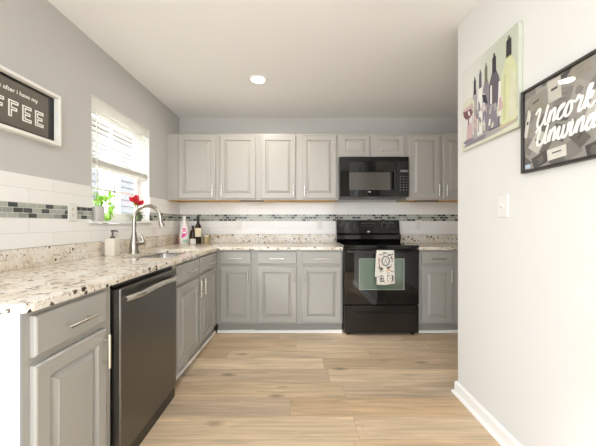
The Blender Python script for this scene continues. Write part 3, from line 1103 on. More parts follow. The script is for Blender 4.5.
sw = thing('light_switch', 'white toggle light switch on the white wall below the bottle canvas', 'switch', (XR - 0.0005, 1.47, 1.219), -PI / 2)
MB().box(-0.036, 0.036, -0.006, 0, -0.058, 0.058, 0.003, 2).build('cover_plate', 'white_plastic', sw)
MB().box(-0.005, 0.005, -0.0066, -0.006, -0.012, 0.012).move(Matrix.Identity(4)).build('toggle_slot', 'ivory', sw)
MB().prism([(-0.0066, -0.006), (-0.018, 0.004), (-0.018, 0.010), (-0.0066, 0.007)], -0.004, 0.004).build('toggle', 'white_plastic', sw)
for z in (-0.03, 0.03):
    MB().lathe([(0.0001, -0.0072), (0.003, -0.0068), (0.003, -0.006), (0.0001, -0.006)], (0, 0, z), 10, 'Y').build('screw', 'ivory', sw)

# ------------------------------------------------------------------ window blind
M['blind'] = mat('white_faux_wood', lin(246, 245, 240), 0.45)
_nt = M['blind'].node_tree
_t = _nt.nodes.new('ShaderNodeBsdfTranslucent')
_t.inputs[0].default_value = lin(250, 249, 244)
_mx = _nt.nodes.new('ShaderNodeMixShader')
_mx.inputs[0].default_value = 0.4
_nt.links.new(_nt.nodes['Principled BSDF'].outputs[0], _mx.inputs[1])
_nt.links.new(_t.outputs[0], _mx.inputs[2])
_nt.links.new(_mx.outputs[0], _nt.nodes['Material Output'].inputs[0])
bl = thing('window_blind', 'white horizontal blind drawn half up over the sink window', 'blind', (XL, (WY0 + WY1) / 2, WZ1 - 0.006))
hw = (WY1 - WY0) / 2 - 0.008
MB().box(-0.012, -0.002, -hw, hw, -0.075, -0.002, 0.002, 1).build('valance', 'blind', bl)
MB().box(-0.065, -0.014, -hw, hw, -0.045, -0.002).build('head_rail', 'blind', bl)
b = MB()
zt, zb = -0.095, -0.43
ns = 9
for i in range(ns):
    z = lerp(zt, zb + 0.03, i / (ns - 1))
    a = math.radians(50)
    cx = -0.038
    pts = []
    for k in range(5):
        s = (k - 2) / 2 * 0.025
        bow = 0.002 * (1 - ((k - 2) / 2) ** 2)
        pts.append((cx + s * math.cos(a) - bow * math.sin(a), z - s * math.sin(a) + bow * math.cos(a)))
    poly = pts + [(p[0], p[1] - 0.0028) for p in pts[::-1]]
    b.rings([[(p[0], -hw + 0.004, p[1]) for p in poly], [(p[0], hw - 0.004, p[1]) for p in poly]])
b.build('slats', 'blind', bl)
b = MB()
for i in range(8):
    z = zb - 0.004 - i * 0.0052
    b.box(-0.063, -0.013, -hw + 0.004, hw - 0.004, z - 0.0032, z)
b.build('stacked_slats', 'blind', bl)
MB().box(-0.065, -0.011, -hw + 0.004, hw - 0.004, zb - 0.066, zb - 0.048, 0.003, 1).build('bottom_rail', 'blind', bl)
for y in (-hw + 0.09, hw - 0.09):
    MB().tube([(-0.0115, y, -0.06), (-0.0105, y, zb - 0.05)], 0.0014, 6).build('ladder_cord', 'blind', bl)
MB().tube([(-0.006, -hw + 0.05, -0.078), (-0.004, -hw + 0.05, -0.45), (-0.004, -hw + 0.05, -0.66)], 0.004, 8).build('tilt_wand', 'blind', bl)

# ------------------------------------------------------------------ plants on the sill
M['leaf'] = mat('bright_green_leaf', lin(165, 214, 84), 0.45, var=0.25, vscale=25)
M['leaf2'] = mat('mid_green_leaf', lin(120, 150, 78), 0.5, var=0.25, vscale=25)
M['petal'] = mat('red_petal', lin(226, 52, 70), 0.5, var=0.25, vscale=60)
M['stem'] = mat('green_stem', lin(110, 140, 60), 0.6)
M['pot_grey'] = mat('grey_pot', lin(206, 204, 198), 0.6)
M['pot_dark'] = mat('dark_green_pot', lin(92, 104, 84), 0.4)
M['soil'] = mat('potting_soil', lin(70, 56, 44), 0.95)
def leaf(b, p, d, up, ln, wd, fold=0.25):
    p, d, up = Vector(p), Vector(d).normalized(), Vector(up)
    s = d.cross(up).normalized()
    n = s.cross(d)
    prof = [(0.0, 0.05), (0.2, 0.7), (0.45, 1.0), (0.7, 0.75), (0.9, 0.3), (1.0, 0.02)]
    L_, Mid, R_2 = [], [], []
    for t, w in prof:
        c = p + d * (ln * t) - n * (0.25 * ln * t * t)
        L_.append(c + s * (w * wd / 2) + n * (fold * w * wd / 2))
        Mid.append(c)
        R_2.append(c - s * (w * wd / 2) + n * (fold * w * wd / 2))
    for a, m in ((L_, Mid), (Mid, R_2)):
        va = [b.bm.verts.new(q) for q in a]
        vm = [b.bm.verts.new(q) for q in m]
        for i in range(len(va) - 1):
            f = b.bm.faces.new((va[i], va[i + 1], vm[i + 1], vm[i]))
            f.material_index = b.mi
def rnd(a):
    return random.uniform(-a, a)

pp = thing('potted_plant', 'bright green arching plant in a grey square pot on the window sill', 'plant', (XL - 0.022, 2.105, WZ0), 0, 'plants on the window sill')
MB().lathe([(0.0001, 0), (0.036, 0), (0.040, 0.006), (0.043, 0.105), (0.040, 0.107), (0.036, 0.10), (0.0001, 0.098)], n=32, sq=8).build('pot', 'pot_grey', pp, True)
b = MB()
arch = []
for i in range(22):
    a = PI * 0.93 - (PI * 1.42) * i / 21
    arch.append((0.004 * math.sin(i), 0.105 + 0.075 * math.cos(a), 0.105 + 0.095 * math.sin(a)))
b.tube([(0, 0.01, 0.097), (0.0, 0.02, 0.115)] + arch[2:], 0.0022, 6)
for k in range(5):
    a = math.radians(60 + 16 * k)
    b.tube([(0, 0.0, 0.097), (rnd(0.01), 0.06 * math.cos(a), 0.10 + 0.11 * math.sin(a))], 0.0012, 5)
b.build('stem', 'stem', pp)
b = MB()
for i, p in enumerate(arch[2:]):
    for k in range(3):
        leaf(b, p, (rnd(0.8), rnd(1), rnd(1.0) - 0.2), (rnd(0.4) + 0.5, rnd(0.3), 1), random.uniform(0.034, 0.055), random.uniform(0.022, 0.034))
for k in range(26):
    leaf(b, (rnd(0.015), 0.02 + random.uniform(0, 0.08), 0.11 + random.uniform(0, 0.08)), (rnd(0.6), rnd(1), rnd(0.7)), (0.6, 0, 1), 0.05, 0.03)
for k in range(8):
    a = math.radians(55 + 10 * k)
    leaf(b, (rnd(0.01), 0.05 * math.cos(a), 0.10 + 0.09 * math.sin(a)), (rnd(0.3), math.cos(a), math.sin(a)), (1, 0, 0.3), 0.035, 0.006)
b.build('foliage', 'leaf', pp, fix=False)

fp = thing('flowering_plant', 'red flowering plant in a dark pot on the sill behind the faucet', 'plant', (XL - 0.015, 2.64, WZ0), 0, 'plants on the window sill')
MB().lathe([(0.0001, 0), (0.026, 0), (0.03, 0.004), (0.038, 0.062), (0.035, 0.064), (0.033, 0.056), (0.0001, 0.056)], n=28).build('pot', 'pot_dark', fp, True)
b = MB()
heads = []
for k in range(11):
    hp = (rnd(0.03), -0.085 + 0.0155 * k, 0.208 - 0.0045 * k + rnd(0.010))
    heads.append(hp)
    b.tube([(0, 0.0, 0.056), (hp[0] * 0.5, hp[1] * 0.35, 0.13), hp], 0.0018, 6)
b.build('stem', 'stem', fp)
b = MB()
for hp in heads:
    for j in range(6):
        c = Vector(hp) + Vector((rnd(0.016), rnd(0.016), rnd(0.016)))
        for q in range(5):
            a = 2 * PI * q / 5 + rnd(0.3)
            leaf(b, c, (0.4 + rnd(0.2), math.cos(a), math.sin(a)), (1, 0, 0.1), 0.019, 0.018, 0.15)
b.build('blossom', 'petal', fp, fix=False)
b = MB()
for k in range(30):
    a = random.uniform(0, 2 * PI)
    leaf(b, (rnd(0.01), rnd(0.012), 0.05 + random.uniform(0, 0.04)), (math.cos(a) * 0.8, math.sin(a) * 1.1, random.uniform(-0.5, 0.7)), (rnd(0.2), rnd(0.2), 1), random.uniform(0.045, 0.075), random.uniform(0.022, 0.034))
for k in range(4):
    leaf(b, (0.0, -0.03 + rnd(0.02), 0.125 + 0.01 * k), (0.3, -0.6, 0.25), (0.5, 0, 1), 0.05, 0.034)
b.build('foliage', 'leaf2', fp, fix=False)

# ------------------------------------------------------------------ bottles in the corner
def bottle(name, label, cat, loc, prof, m, group='bottles and jars in the counter corner'):
    t = thing(name, label, cat, loc, 0, group)
    MB().lathe(prof, n=28).build('body', m, t, True)
    return t
M['white_gloss'] = mat('white_bottle_glaze', lin(240, 236, 232), 0.15, coat=0.3)
M['pink'] = mat('hot_pink_label', lin(232, 84, 160), 0.4)
M['wine_glass'] = mat('dark_wine_glass', lin(42, 28, 22), 0.06, spec=0.6)
M['label_cream'] = mat('cream_paper_label', lin(232, 220, 190), 0.7, var=0.06, vscale=60)
M['foil'] = mat('black_foil', lin(30, 28, 30), 0.35)
M['brown'] = mat('dark_brown_glass', lin(70, 46, 32), 0.15)
M['amber'] = mat('amber_glass', lin(176, 158, 116), 0.12)
M['rose'] = mat('dusty_rose_ceramic', lin(190, 142, 130), 0.4)
M['greenish'] = mat('pale_green_print', lin(168, 200, 180), 0.5)
def wrap(r, z0, z1, a0, a1, n=14, hole=None):
    b = MB()
    ring0 = [(r * math.cos(lerp(a0, a1, i / n)), r * math.sin(lerp(a0, a1, i / n)), z0) for i in range(n + 1)]
    ring1 = [(p[0], p[1], z1) for p in ring0]
    b.rings([ring0, ring1], False, False, closed=False)
    return b
FR = -PI / 2 + 0.35       # direction the labels face
w = bottle('white_bottle', 'white sparkling wine bottle with pink emblem in the counter corner', 'bottle', (-1.318, 3.30, HC),
           [(r * 1.2 if r > 0.001 else r, z * 1.06) for r, z in ((0.0001, 0), (0.040, 0), (0.044, 0.006), (0.045, 0.10), (0.043, 0.15), (0.034, 0.19), (0.020, 0.225), (0.0135, 0.25), (0.0135, 0.285), (0.0155, 0.288), (0.0155, 0.302), (0.012, 0.308), (0.0001, 0.308))], 'white_gloss')
# pink flourish on its front: three rounded blots wrapped on the glass
b = MB()
for (a, z, ra, rz) in ((0.0, 0.165, 0.42, 0.022), (0.12, 0.135, 0.55, 0.028), (-0.08, 0.105, 0.42, 0.018), (-0.30, 0.085, 0.2, 0.01)):
    n = 16
    pts = []
    for i in range(n):
        t_ = 2 * PI * i / n
        zz = z + rz * math.sin(t_)
        aa = FR + a + ra * math.cos(t_)
        rad = 1.2 * (0.0462 if zz < 0.12 else lerp(0.0462, 0.0385, (zz - 0.12) / 0.08)) + 0.0006
        pts.append((rad * math.cos(aa), rad * math.sin(aa), zz))
    cz = (sum(p[0] for p in pts) / n * 1.04, sum(p[1] for p in pts) / n * 1.04, z)
    for i in range(n):
        b.face([pts[i], pts[(i + 1) % n], cz])
b.build('emblem', 'pink', w)
wrap(0.0545, 0.02, 0.055, FR - 0.2, FR + 0.9).build('label', 'greenish', w, True)
w = bottle('wine_bottle', 'dark red wine bottle with cream label in the counter corner', 'bottle', (-1.178, 3.36, HC),
           [(0.0001, 0), (0.035, 0), (0.038, 0.005), (0.038, 0.19), (0.034, 0.21), (0.018, 0.238), (0.0145, 0.255), (0.0145, 0.30), (0.0001, 0.30)], 'wine_glass')
wrap(0.0384, 0.085, 0.185, FR - 1.15, FR + 1.15).build('label', 'label_cream', w, True)
MB().lathe([(0.0152, 0.245), (0.0152, 0.318), (0.0166, 0.32), (0.0166, 0.326), (0.0001, 0.327), (0.0001, 0.301), (0.0147, 0.301), (0.0147, 0.245)], n=20).build('foil_cap', 'foil', w, True)
w = bottle('brown_bottle', 'small dark brown bottle between the white bottle and the wine bottle', 'bottle', (-1.262, 3.425, HC),
           [(0.0001, 0), (0.033, 0), (0.035, 0.004), (0.035, 0.13), (0.03, 0.15), (0.014, 0.17), (0.013, 0.19), (0.0001, 0.19)], 'brown')
MB().lathe([(0.0001, 0.1905), (0.016, 0.1905), (0.016, 0.213), (0.0001, 0.214)], n=18).build('cap', 'foil', w)
w = bottle('candle_jar', 'small clear-white jar with pale label in front of the wine bottle', 'jar', (-1.205, 3.265, HC),
           [(0.0001, 0), (0.030, 0), (0.033, 0.004), (0.033, 0.058), (0.029, 0.064), (0.0001, 0.064)], 'ivory')
MB().lathe([(0.0001, 0.0645), (0.031, 0.0645), (0.031, 0.074), (0.0001, 0.075)], n=24).build('lid', 'dgrey', w)
wrap(0.0335, 0.012, 0.05, FR - 0.9, FR + 0.9).build('label', 'white_plastic', w, True)
w = bottle('rose_jar', 'dusty pink jar half hidden behind the white bottle', 'jar', (-1.385, 3.375, HC),
           [(0.0001, 0), (0.036, 0), (0.04, 0.005), (0.04, 0.085), (0.034, 0.095), (0.0001, 0.096)], 'rose')
w = bottle('oil_bottle', 'short amber glass jar just right of the wine bottle', 'jar', (-1.095, 3.41, HC),
           [(0.0001, 0), (0.034, 0), (0.036, 0.004), (0.036, 0.07), (0.030, 0.085), (0.0001, 0.086)], 'amber')
MB().lathe([(0.0001, 0.0865), (0.027, 0.0865), (0.027, 0.1), (0.0001, 0.1)], n=20).build('lid', 'label_cream', w)

# ------------------------------------------------------------------ pictures
def clip(poly, x0, x1, z0, z1):
    for ax, lim, keep in ((0, x0, 1), (0, x1, -1), (1, z0, 1), (1, z1, -1)):
        out = []
        for i in range(len(poly)):
            a, c = poly[i], poly[(i + 1) % len(poly)]
            ia, ic = (a[ax] - lim) * keep >= 0, (c[ax] - lim) * keep >= 0
            if ia:
                out.append(a)
            if ia != ic:
                t = (lim - a[ax]) / (c[ax] - a[ax])
                out.append((a[0] + (c[0] - a[0]) * t, a[1] + (c[1] - a[1]) * t))
        poly = out
        if len(poly) < 3:
            return []
    return poly
def rot_rect(cx, cz, w, h, deg):
    a = math.radians(deg)
    return [(cx + x * math.cos(a) - z * math.sin(a), cz + x * math.sin(a) + z * math.cos(a)) for x, z in ((-w / 2, -h / 2), (w / 2, -h / 2), (w / 2, h / 2), (-w / 2, h / 2))]
def ell(cx, cz, rx, rz, n=20):
    return [(cx + rx * math.cos(2 * PI * i / n), cz + rz * math.sin(2 * PI * i / n)) for i in range(n)]
def frame_mesh(w, h, fw, y_front, y_back, bev=0.002):
    b = MB()
    pr = [(0, y_back), (0, y_front + bev), (bev, y_front), (fw - bev, y_front), (fw, y_front + bev), (fw, y_back)]
    b.rings([rect(i, w - i, i, h - i, y) for i, y in pr] + [rect(0, w, 0, h, y_back)], False, False)
    return b
def ribbon(b, pts, w, y):
    """smooth slightly raised pen stroke through pts, thicker on its down strokes"""
    P = [Vector((p[0], p[1])) for p in pts]
    out = []
    for i in range(len(P) - 1):
        p0, p1, p2, p3 = P[max(0, i - 1)], P[i], P[i + 1], P[min(len(P) - 1, i + 2)]
        for k in range(6):
            t = k / 6
            out.append(0.5 * ((2 * p1) + (p2 - p0) * t + (2 * p0 - 5 * p1 + 4 * p2 - p3) * t * t + (3 * p1 - p0 - 3 * p2 + p3) * t ** 3))
    out.append(P[-1])
    rad = []
    for i in range(len(out)):
        tg = (out[min(i + 1, len(out) - 1)] - out[max(i - 1, 0)]).normalized()
        rad.append(w * (0.6 + 0.5 * abs(tg.y)))
    m = MB()
    m.tube([(p.x, 0, p.y) for p in out], rad, 8)
    bmesh.ops.transform(m.bm, matrix=Matrix.Translation((0, y, 0)) @ Matrix.Diagonal((1, 0.08, 1, 1)), verts=m.bm.verts)
    me = bpy.data.meshes.new('stroke')
    m.bm.to_mesh(me)
    m.bm.free()
    b.bm.from_mesh(me)
    bpy.data.meshes.remove(me)

def text_mesh(txt, size, name, m, parent, loc, align='CENTER', bold=0.0, shear=0.0, extr=0.0004):
    cu = bpy.data.curves.new(name, 'FONT')
    cu.body = txt
    cu.size = size
    cu.align_x = align
    cu.offset = bold
    cu.shear = shear
    cu.extrude = extr
    tmp = bpy.data.objects.new(name, cu)
    C.objects.link(tmp)
    bpy.context.view_layer.update()
    me = bpy.data.meshes.new_from_object(tmp.evaluated_get(bpy.context.evaluated_depsgraph_get()))
    bpy.data.objects.remove(tmp)
    me.transform(Matrix.Rotation(PI / 2, 4, 'X'))
    me.materials.clear()
    me.materials.append(M[m])
    o = bpy.data.objects.new(name, me)
    C.objects.link(o)
    o.parent = parent
    o.location = loc
    return o

# --- coffee sign, left wall: x from camera end to window end
M['frame_white'] = mat('whitewashed_frame', lin(232, 229, 222), 0.5, bump=0.1, bscale=60)
M['sign_dark'] = mat('sign_black_border', lin(26, 24, 22), 0.5)
M['sign_brown'] = mat('sign_taupe_board', lin(98, 90, 80), 0.55, var=0.1, vscale=10)
M['sign_white'] = mat('sign_white_paint', lin(240, 238, 230), 0.5)
CW, CH = 0.60, 0.299
cs = thing('coffee_sign', 'white framed dark sign lettered COFFEE on the left wall', 'sign', (XL + 0.0008, 1.122, 1.595), PI / 2)
frame_mesh(CW, CH, 0.018, -0.042, 0.0).build('frame', 'frame_white', cs)
bd = MB().box(0.0185, CW - 0.0185, -0.012, -0.002, 0.0185, CH - 0.0185).build('board', 'sign_dark', cs)
MB().box(0.059, CW - 0.059, -0.0128, -0.012, 0.034, CH - 0.034).build('panel', 'sign_brown', bd)
text_mesh('i like people after i have my', 0.0315, 'small_lettering', 'sign_white', bd, (CW / 2 - 0.002, -0.0132, 0.206), bold=0.0003)
# block letters built from bars, with a dark inline
def block_letter(ch, w, h, t):
    """non-overlapping bars (x, z, width, height)"""
    v = [(0, 0, t, h)]
    top, mid, bot = (t, h - t, w - t, t), (t, h / 2 - t / 2, (w - t) * 0.8, t), (t, 0, w - t, t)
    return {'F': v + [top, mid], 'E': v + [top, mid, bot],
            'O': v + [(t, h - t, w - 2 * t, t), (t, 0, w - 2 * t, t), (w - t, 0, t, h)],
            'C': v + [top, bot, (w - t, h - t - 0.012, t, 0.012), (w - t, t, t, 0.012)]}[ch]
b1 = MB()
lt, lh, lw = 0.018, 0.085, 0.052
lx = [0.457 - 0.073 * k for k in range(6)][::-1]
for ch, x in zip('COFFEE', lx):
    for k, (a, c, d, e) in enumerate(block_letter(ch, lw, lh, lt)):
        a, c = a + x, c + 0.079
        b1.mi = 0
        b1.box(a, a + d, -0.0142, -0.0128, c, c + e)
        if min(d, e) < 0.015:
            continue
        b1.mi = 1
        q = 0.0022
        if d > e:
            b1.box(a - lt / 2, a + d - 0.006, -0.01425 - 0.0001 * k, -0.0141, c + e / 2 - q, c + e / 2 + q)
        else:
            b1.box(a + d / 2 - q, a + d / 2 + q, -0.0148, -0.0141, c + 0.006, c + e - 0.006)
b1.build('block_lettering', ['sign_white', 'sign_brown'], bd)

# --- canvas of wine bottles, right wall: local x runs towards the camera
PW_, PH_ = 0.466, 0.498
cv = thing('bottle_canvas', 'unframed canvas painting of wine bottles and a glass on the white wall', 'picture', (XR - 0.0008, 1.806, 1.585), -PI / 2)
def canvas_mat():
    m, nt, b = new_mat('canvas_ground')
    tc = nt.nodes.new('ShaderNodeTexCoord')
    sp = nt.nodes.new('ShaderNodeSeparateXYZ')
    nt.links.new(tc.outputs['Object'], sp.inputs[0])
    n = nt.nodes.new('ShaderNodeTexNoise')
    n.inputs['Scale'].default_value = 9
    n.inputs['Detail'].default_value = 5
    nt.links.new(tc.outputs['Object'], n.inputs['Vector'])
    r = nt.nodes.new('ShaderNodeValToRGB')
    r.color_ramp.elements[0].position = 0.35
    r.color_ramp.elements[0].color = lin(213, 212, 206)
    r.color_ramp.elements[1].position = 0.7
    r.color_ramp.elements[1].color = lin(190, 194, 178)
    ma = nt.nodes.new('ShaderNodeMath')
    ma.operation = 'MULTIPLY_ADD'
    ma.inputs[1].default_value = 1.6
    nt.links.new(sp.outputs[0], ma.inputs[0])
    mb_ = nt.nodes.new('ShaderNodeMath')
    mb_.operation = 'MULTIPLY'
    mb_.inputs[1].default_value = 0.35
    nt.links.new(n.outputs['Fac'], mb_.inputs[0])
    nt.links.new(mb_.outputs[0], ma.inputs[2])
    nt.links.new(ma.outputs[0], r.inputs[0])
    nt.links.new(r.outputs[0], b.inputs['Base Color'])
    b.inputs['Roughness'].default_value = 0.8
    return m
M['canvas'] = canvas_mat()
for k, c in dict(p_green=(204, 206, 164), p_green2=(188, 192, 146), p_olive=(110, 112, 86), p_dark=(52, 48, 56), p_purple=(132, 126, 134), p_purple2=(96, 90, 98),
                 p_white=(222, 220, 214), p_wine=(116, 74, 82), p_rose=(194, 168, 166), p_grey=(164, 160, 158), p_cream=(206, 205, 182), p_tan=(186, 170, 140)).items():
    M[k] = mat('paint_' + k[2:], lin(*c), 0.75, var=0.12, vscale=22)
pal = ['p_green', 'p_green2', 'p_olive', 'p_dark', 'p_purple', 'p_purple2', 'p_white', 'p_wine', 'p_rose', 'p_grey', 'p_cream', 'p_tan']
cb_ = MB().box(0, PW_, -0.022, 0, 0, PH_, 0.002, 1).build('stretched_canvas', 'canvas', cv)
b = MB()
lay = [-0.0222]
def paint(name, poly):
    b.mi = pal.index(name)
    p = clip(poly, 0.003, PW_ - 0.003, 0.003, PH_ - 0.003)
    if p:
        lay[0] -= 0.00004
        b.flat(p, lay[0])
def paint_bottle(cx, z0, w, hbody, htop, nw, body, neck, hi, lab):
    sh = []
    prof = [(w / 2, z0), (w / 2, z0 + hbody), (w * 0.42, z0 + hbody + 0.025), (nw / 2 * 1.2, z0 + hbody + 0.065), (nw / 2, htop)]
    paint(body, [(cx + x, z) for x, z in prof] + [(cx - x, z) for x, z in prof[::-1]])
    paint(neck, [(cx - nw * 0.6, htop - 0.085), (cx + nw * 0.6, htop - 0.085), (cx + nw * 0.55, htop), (cx - nw * 0.55, htop)])
    paint(neck, [(cx - nw * 0.3, htop), (cx + nw * 0.3, htop), (cx + nw * 0.2, htop + 0.02), (cx - nw * 0.2, htop + 0.02)])
    if hi:
        paint(hi, [(cx - w * 0.40, z0 + 0.02), (cx - w * 0.2, z0 + 0.02), (cx - w * 0.2, z0 + hbody), (cx - w * 0.36, z0 + hbody)])
    if lab:
        paint(lab, [(cx - w * 0.30, z0 + 0.04), (cx + w * 0.42, z0 + 0.05), (cx + w * 0.42, z0 + 0.13), (cx - w * 0.30, z0 + 0.12)])
# shadowed table edge
paint('p_cream', [(0, 0.003), (PW_, 0.003), (PW_, 0.09), (0, 0.06)])
paint('p_grey', [(0.02, 0.012), (0.30, 0.016), (0.46, 0.03), (0.46, 0.055), (0.25, 0.06), (0.05, 0.045)])
paint('p_purple', [(0.03, 0.02), (0.22, 0.018), (0.24, 0.042), (0.06, 0.036)])
paint('p_tan', [(0.33, 0.03), (0.45, 0.035), (0.45, 0.09), (0.38, 0.10)])
paint_bottle(0.135, 0.05, 0.050, 0.22, 0.385, 0.018, 'p_grey', 'p_dark', 'p_white', 'p_rose')
paint_bottle(0.185, 0.05, 0.055, 0.20, 0.40, 0.020, 'p_white', 'p_purple2', 'p_grey', None)
paint_bottle(0.235, 0.05, 0.060, 0.22, 0.41, 0.020, 'p_purple', 'p_olive', 'p_white', None)
paint_bottle(0.300, 0.045, 0.082, 0.24, 0.425, 0.026, 'p_purple2', 'p_dark', 'p_white', 'p_purple')
paint('p_purple', [(0.225, 0.06), (0.33, 0.05), (0.335, 0.16), (0.25, 0.20)])
paint('p_dark', [(0.20, 0.27), (0.235, 0.255), (0.25, 0.20), (0.215, 0.22)])
paint('p_white', [(0.325, 0.10), (0.352, 0.10), (0.352, 0.27), (0.335, 0.28)])
paint_bottle(0.405, 0.045, 0.100, 0.25, 0.45, 0.032, 'p_green', 'p_olive', 'p_green2', None)
paint('p_cream', [(0.405, 0.06), (0.448, 0.06), (0.446, 0.27), (0.42, 0.30)])
paint('p_dark', [(0.389, 0.372), (0.421, 0.372), (0.419, 0.452), (0.391, 0.452)])
paint('p_rose', [(0.33, 0.12), (0.365, 0.13), (0.36, 0.20), (0.34, 0.19)])
# glass of red wine
paint('p_cream', ell(0.075, 0.24, 0.058, 0.065))
paint('p_wine', [(0.075 + 0.056 * math.cos(a), 0.245 + 0.066 * math.sin(a)) for a in [PI + PI * i / 14 for i in range(15)]])
paint('p_rose', ell(0.075, 0.245, 0.055, 0.012))
paint('p_wine', [(0.070, 0.185), (0.080, 0.185), (0.084, 0.05), (0.066, 0.05)])
paint('p_rose', [(0.055, 0.05), (0.115, 0.05), (0.105, 0.15), (0.06, 0.14)])
paint('p_purple', ell(0.075, 0.045, 0.05, 0.012))
for k in range(26):
    paint(random.choice(['p_white', 'p_rose', 'p_grey', 'p_purple', 'p_cream']), rot_rect(random.uniform(0.08, 0.36), random.uniform(0.05, 0.26), random.uniform(0.008, 0.02), random.uniform(0.015, 0.05), rnd(25)))
o = b.build('painting', pal, cv, fix=False)
o['label'] = 'painted green and dark wine bottles with a glass of red wine'

# --- framed 'Uncork Unwind' print
UW, UH = 0.445, 0.378
up = thing('framed_print', 'black framed print reading Uncork Unwind on the white wall', 'picture', (XR - 0.0008, 1.327, 1.361), -PI / 2)
M['frame_black'] = mat('dark_bronze_frame', lin(46, 41, 38), 0.4)
frame_mesh(UW, UH, 0.012, -0.024, 0.0).build('frame', 'frame_black', up)
M['g_back'] = mat('print_grey', lin(150, 145, 138), 0.7, var=0.15, vscale=14)
gr = ['g_back']
for i, c in enumerate(((194, 189, 178), (160, 154, 145), (128, 123, 117), (100, 96, 91), (74, 70, 66), (216, 212, 202), (146, 139, 124))):
    k = 'g_%d' % i
    M[k] = mat('print_tone_%d' % i, lin(*c), 0.7, var=0.10, vscale=40)
    gr.append(k)
M['script_white'] = mat('script_white', lin(244, 242, 236), 0.6)
M['blue'] = mat('pale_blue_sticker', lin(190, 208, 226), 0.5)
lim = (0.0122, UW - 0.0122, 0.0122, UH - 0.0122)
pb2 = MB().box(lim[0], lim[1], -0.012, -0.002, lim[2], lim[3]).build('print', 'g_back', up)
b = MB()
ly = -0.0121
rs_ = random.Random(3)
cards = []
for r in range(5):
    for c_ in range(6):
        cards.append((0.02 + c_ * 0.08 + rs_.uniform(-0.025, 0.025), 0.04 + r * 0.078 + rs_.uniform(-0.02, 0.02)))
rs_.shuffle(cards)
for (cx, cz) in cards:
    w_, h_ = rs_.uniform(0.06, 0.085), rs_.uniform(0.05, 0.07)
    dg = rs_.choice((-38, -20, 12, 28, 45, 60)) + rs_.uniform(-6, 6)
    tone = rs_.choice((2, 3, 3, 4, 4, 5, 7))
    ly -= 0.00006
    b.mi = tone
    p = clip(rot_rect(cx, cz, w_, h_, dg), *lim)
    if p:
        b.flat(p, ly)
    b.mi = rs_.choice((4, 5, 3))
    for k in range(2):
        a = math.radians(dg)
        oz = (k - 0.5) * 0.02
        p = clip(rot_rect(cx - oz * math.sin(a), cz + oz * math.cos(a), w_ * rs_.uniform(0.3, 0.6), 0.004, dg), *lim)
        if p:
            b.flat(p, ly - 0.00003)
    if rs_.random() < 0.4:
        b.mi = rs_.choice((3, 4))
        e_ = ell(cx + rs_.uniform(-0.01, 0.01), cz, 0.014, 0.018, 14)
        p = clip(e_, *lim)
        if p:
            b.flat(p, ly - 0.00004)
# a few cards the eye picks out
for cx, cz, w_, h_, dg, tone in ((0.165, 0.315, 0.06, 0.09, 3, 1), (0.085, 0.125, 0.065, 0.085, -38, 1), (0.175, 0.055, 0.085, 0.045, 3, 6), (0.03, 0.22, 0.02, 0.12, -12, 6), (0.075, 0.30, 0.07, 0.06, 10, 7), (0.27, 0.09, 0.05, 0.07, 40, 4), (0.33, 0.19, 0.05, 0.10, -25, 1)):
    ly -= 0.0001
    b.mi = tone
    p = clip(rot_rect(cx, cz, w_, h_, dg), *lim)
    b.flat(p, ly)
    b.mi = 5
    p = clip(rot_rect(cx, cz + 0.004, w_ * 0.5, h_ * 0.12, dg), *lim)
    b.flat(p, ly - 0.00005)
b.mi = 8
b.flat([(0.017, 0.018), (0.047, 0.018), (0.047, 0.036), (0.017, 0.036)], ly - 0.0003)
b.build('collage', gr + ['blue'], up, fix=False)
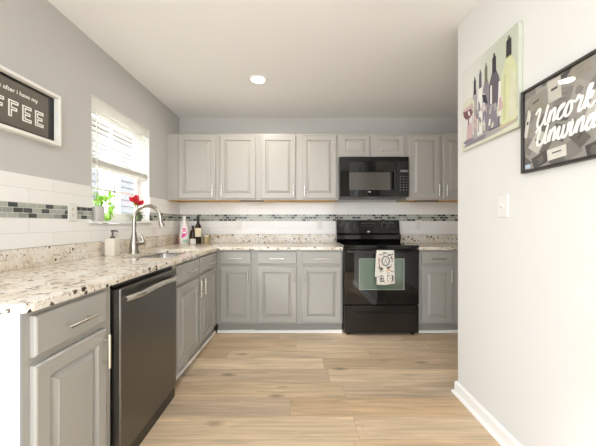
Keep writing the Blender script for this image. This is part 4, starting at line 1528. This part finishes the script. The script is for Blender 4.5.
# script lettering
SC = {
    'U': ([(-0.15, 0.75), (0.02, 1.0), (0.12, 0.85), (0.06, 0.35), (0.14, 0.02), (0.36, 0.05), (0.52, 0.45), (0.60, 1.0), (0.54, 0.45), (0.60, 0.02), (0.78, 0.12)], 0.74),
    'n': ([(0.0, 0.12), (0.10, 0.50), (0.09, 0.02), (0.12, 0.30), (0.26, 0.54), (0.34, 0.40), (0.33, 0.04), (0.48, 0.12)], 0.46),
    'c': ([(0.0, 0.12), (0.10, 0.30), (0.32, 0.48), (0.28, 0.55), (0.10, 0.42), (0.08, 0.10), (0.24, 0.0), (0.42, 0.14)], 0.40),
    'o': ([(0.0, 0.14), (0.12, 0.45), (0.28, 0.54), (0.14, 0.48), (0.08, 0.14), (0.20, 0.0), (0.36, 0.16), (0.32, 0.46), (0.30, 0.50), (0.50, 0.44)], 0.46),
    'r': ([(0.0, 0.42), (0.10, 0.46), (0.16, 0.62), (0.20, 0.50), (0.34, 0.50), (0.28, 0.12), (0.34, 0.0), (0.48, 0.12)], 0.46),
    'k': ([(0.0, 0.12), (0.22, 0.70), (0.22, 1.02), (0.12, 0.80), (0.08, 0.02), (0.12, 0.30), (0.32, 0.54), (0.30, 0.34), (0.14, 0.28), (0.34, 0.0), (0.54, 0.16)], 0.52),
    'w': ([(0.0, 0.12), (0.10, 0.50), (0.10, 0.12), (0.20, 0.0), (0.32, 0.18), (0.34, 0.50), (0.34, 0.12), (0.46, 0.0), (0.58, 0.22), (0.58, 0.50), (0.72, 0.44)], 0.66),
    'i': ([(0.0, 0.14), (0.10, 0.50), (0.09, 0.10), (0.16, 0.0), (0.30, 0.12)], 0.28),
    'd': ([(0.0, 0.14), (0.30, 0.50), (0.12, 0.46), (0.07, 0.12), (0.20, 0.0), (0.34, 0.30), (0.42, 1.0), (0.36, 0.30), (0.40, 0.02), (0.60, 0.16)], 0.54),
}
def script(b, word, x, z, h, y, pen):
    for ch in word:
        pts, adv = SC[ch]
        if ch != 'U':
            pts = [(px * 1.06, pz * 1.28 if pz < 0.66 else 0.845 + (pz - 0.66) * 0.5) for px, pz in pts]
            adv *= 1.06
        ribbon(b, [(x + (px + 0.22 * pz) * h, z + pz * h) for px, pz in pts], pen, y)
        if ch == 'i':
            b.flat(ell(x + 0.24 * h, z + 0.72 * h, 0.004, 0.004, 10), y)
        x += adv * h
    return x
b = MB()
yl = ly - 0.0008
script(b, 'Uncork', 0.075, 0.186, 0.078, yl, 0.0056)
script(b, 'Unwind', 0.075, 0.107, 0.078, yl - 0.0004, 0.0056)
o = b.build('script_lettering', 'script_white', up)
o['label'] = 'white script lettering'
MB().box(lim[0], lim[1], -0.0178, -0.0166, lim[2], lim[3]).build('glass_pane', 'glass', up)
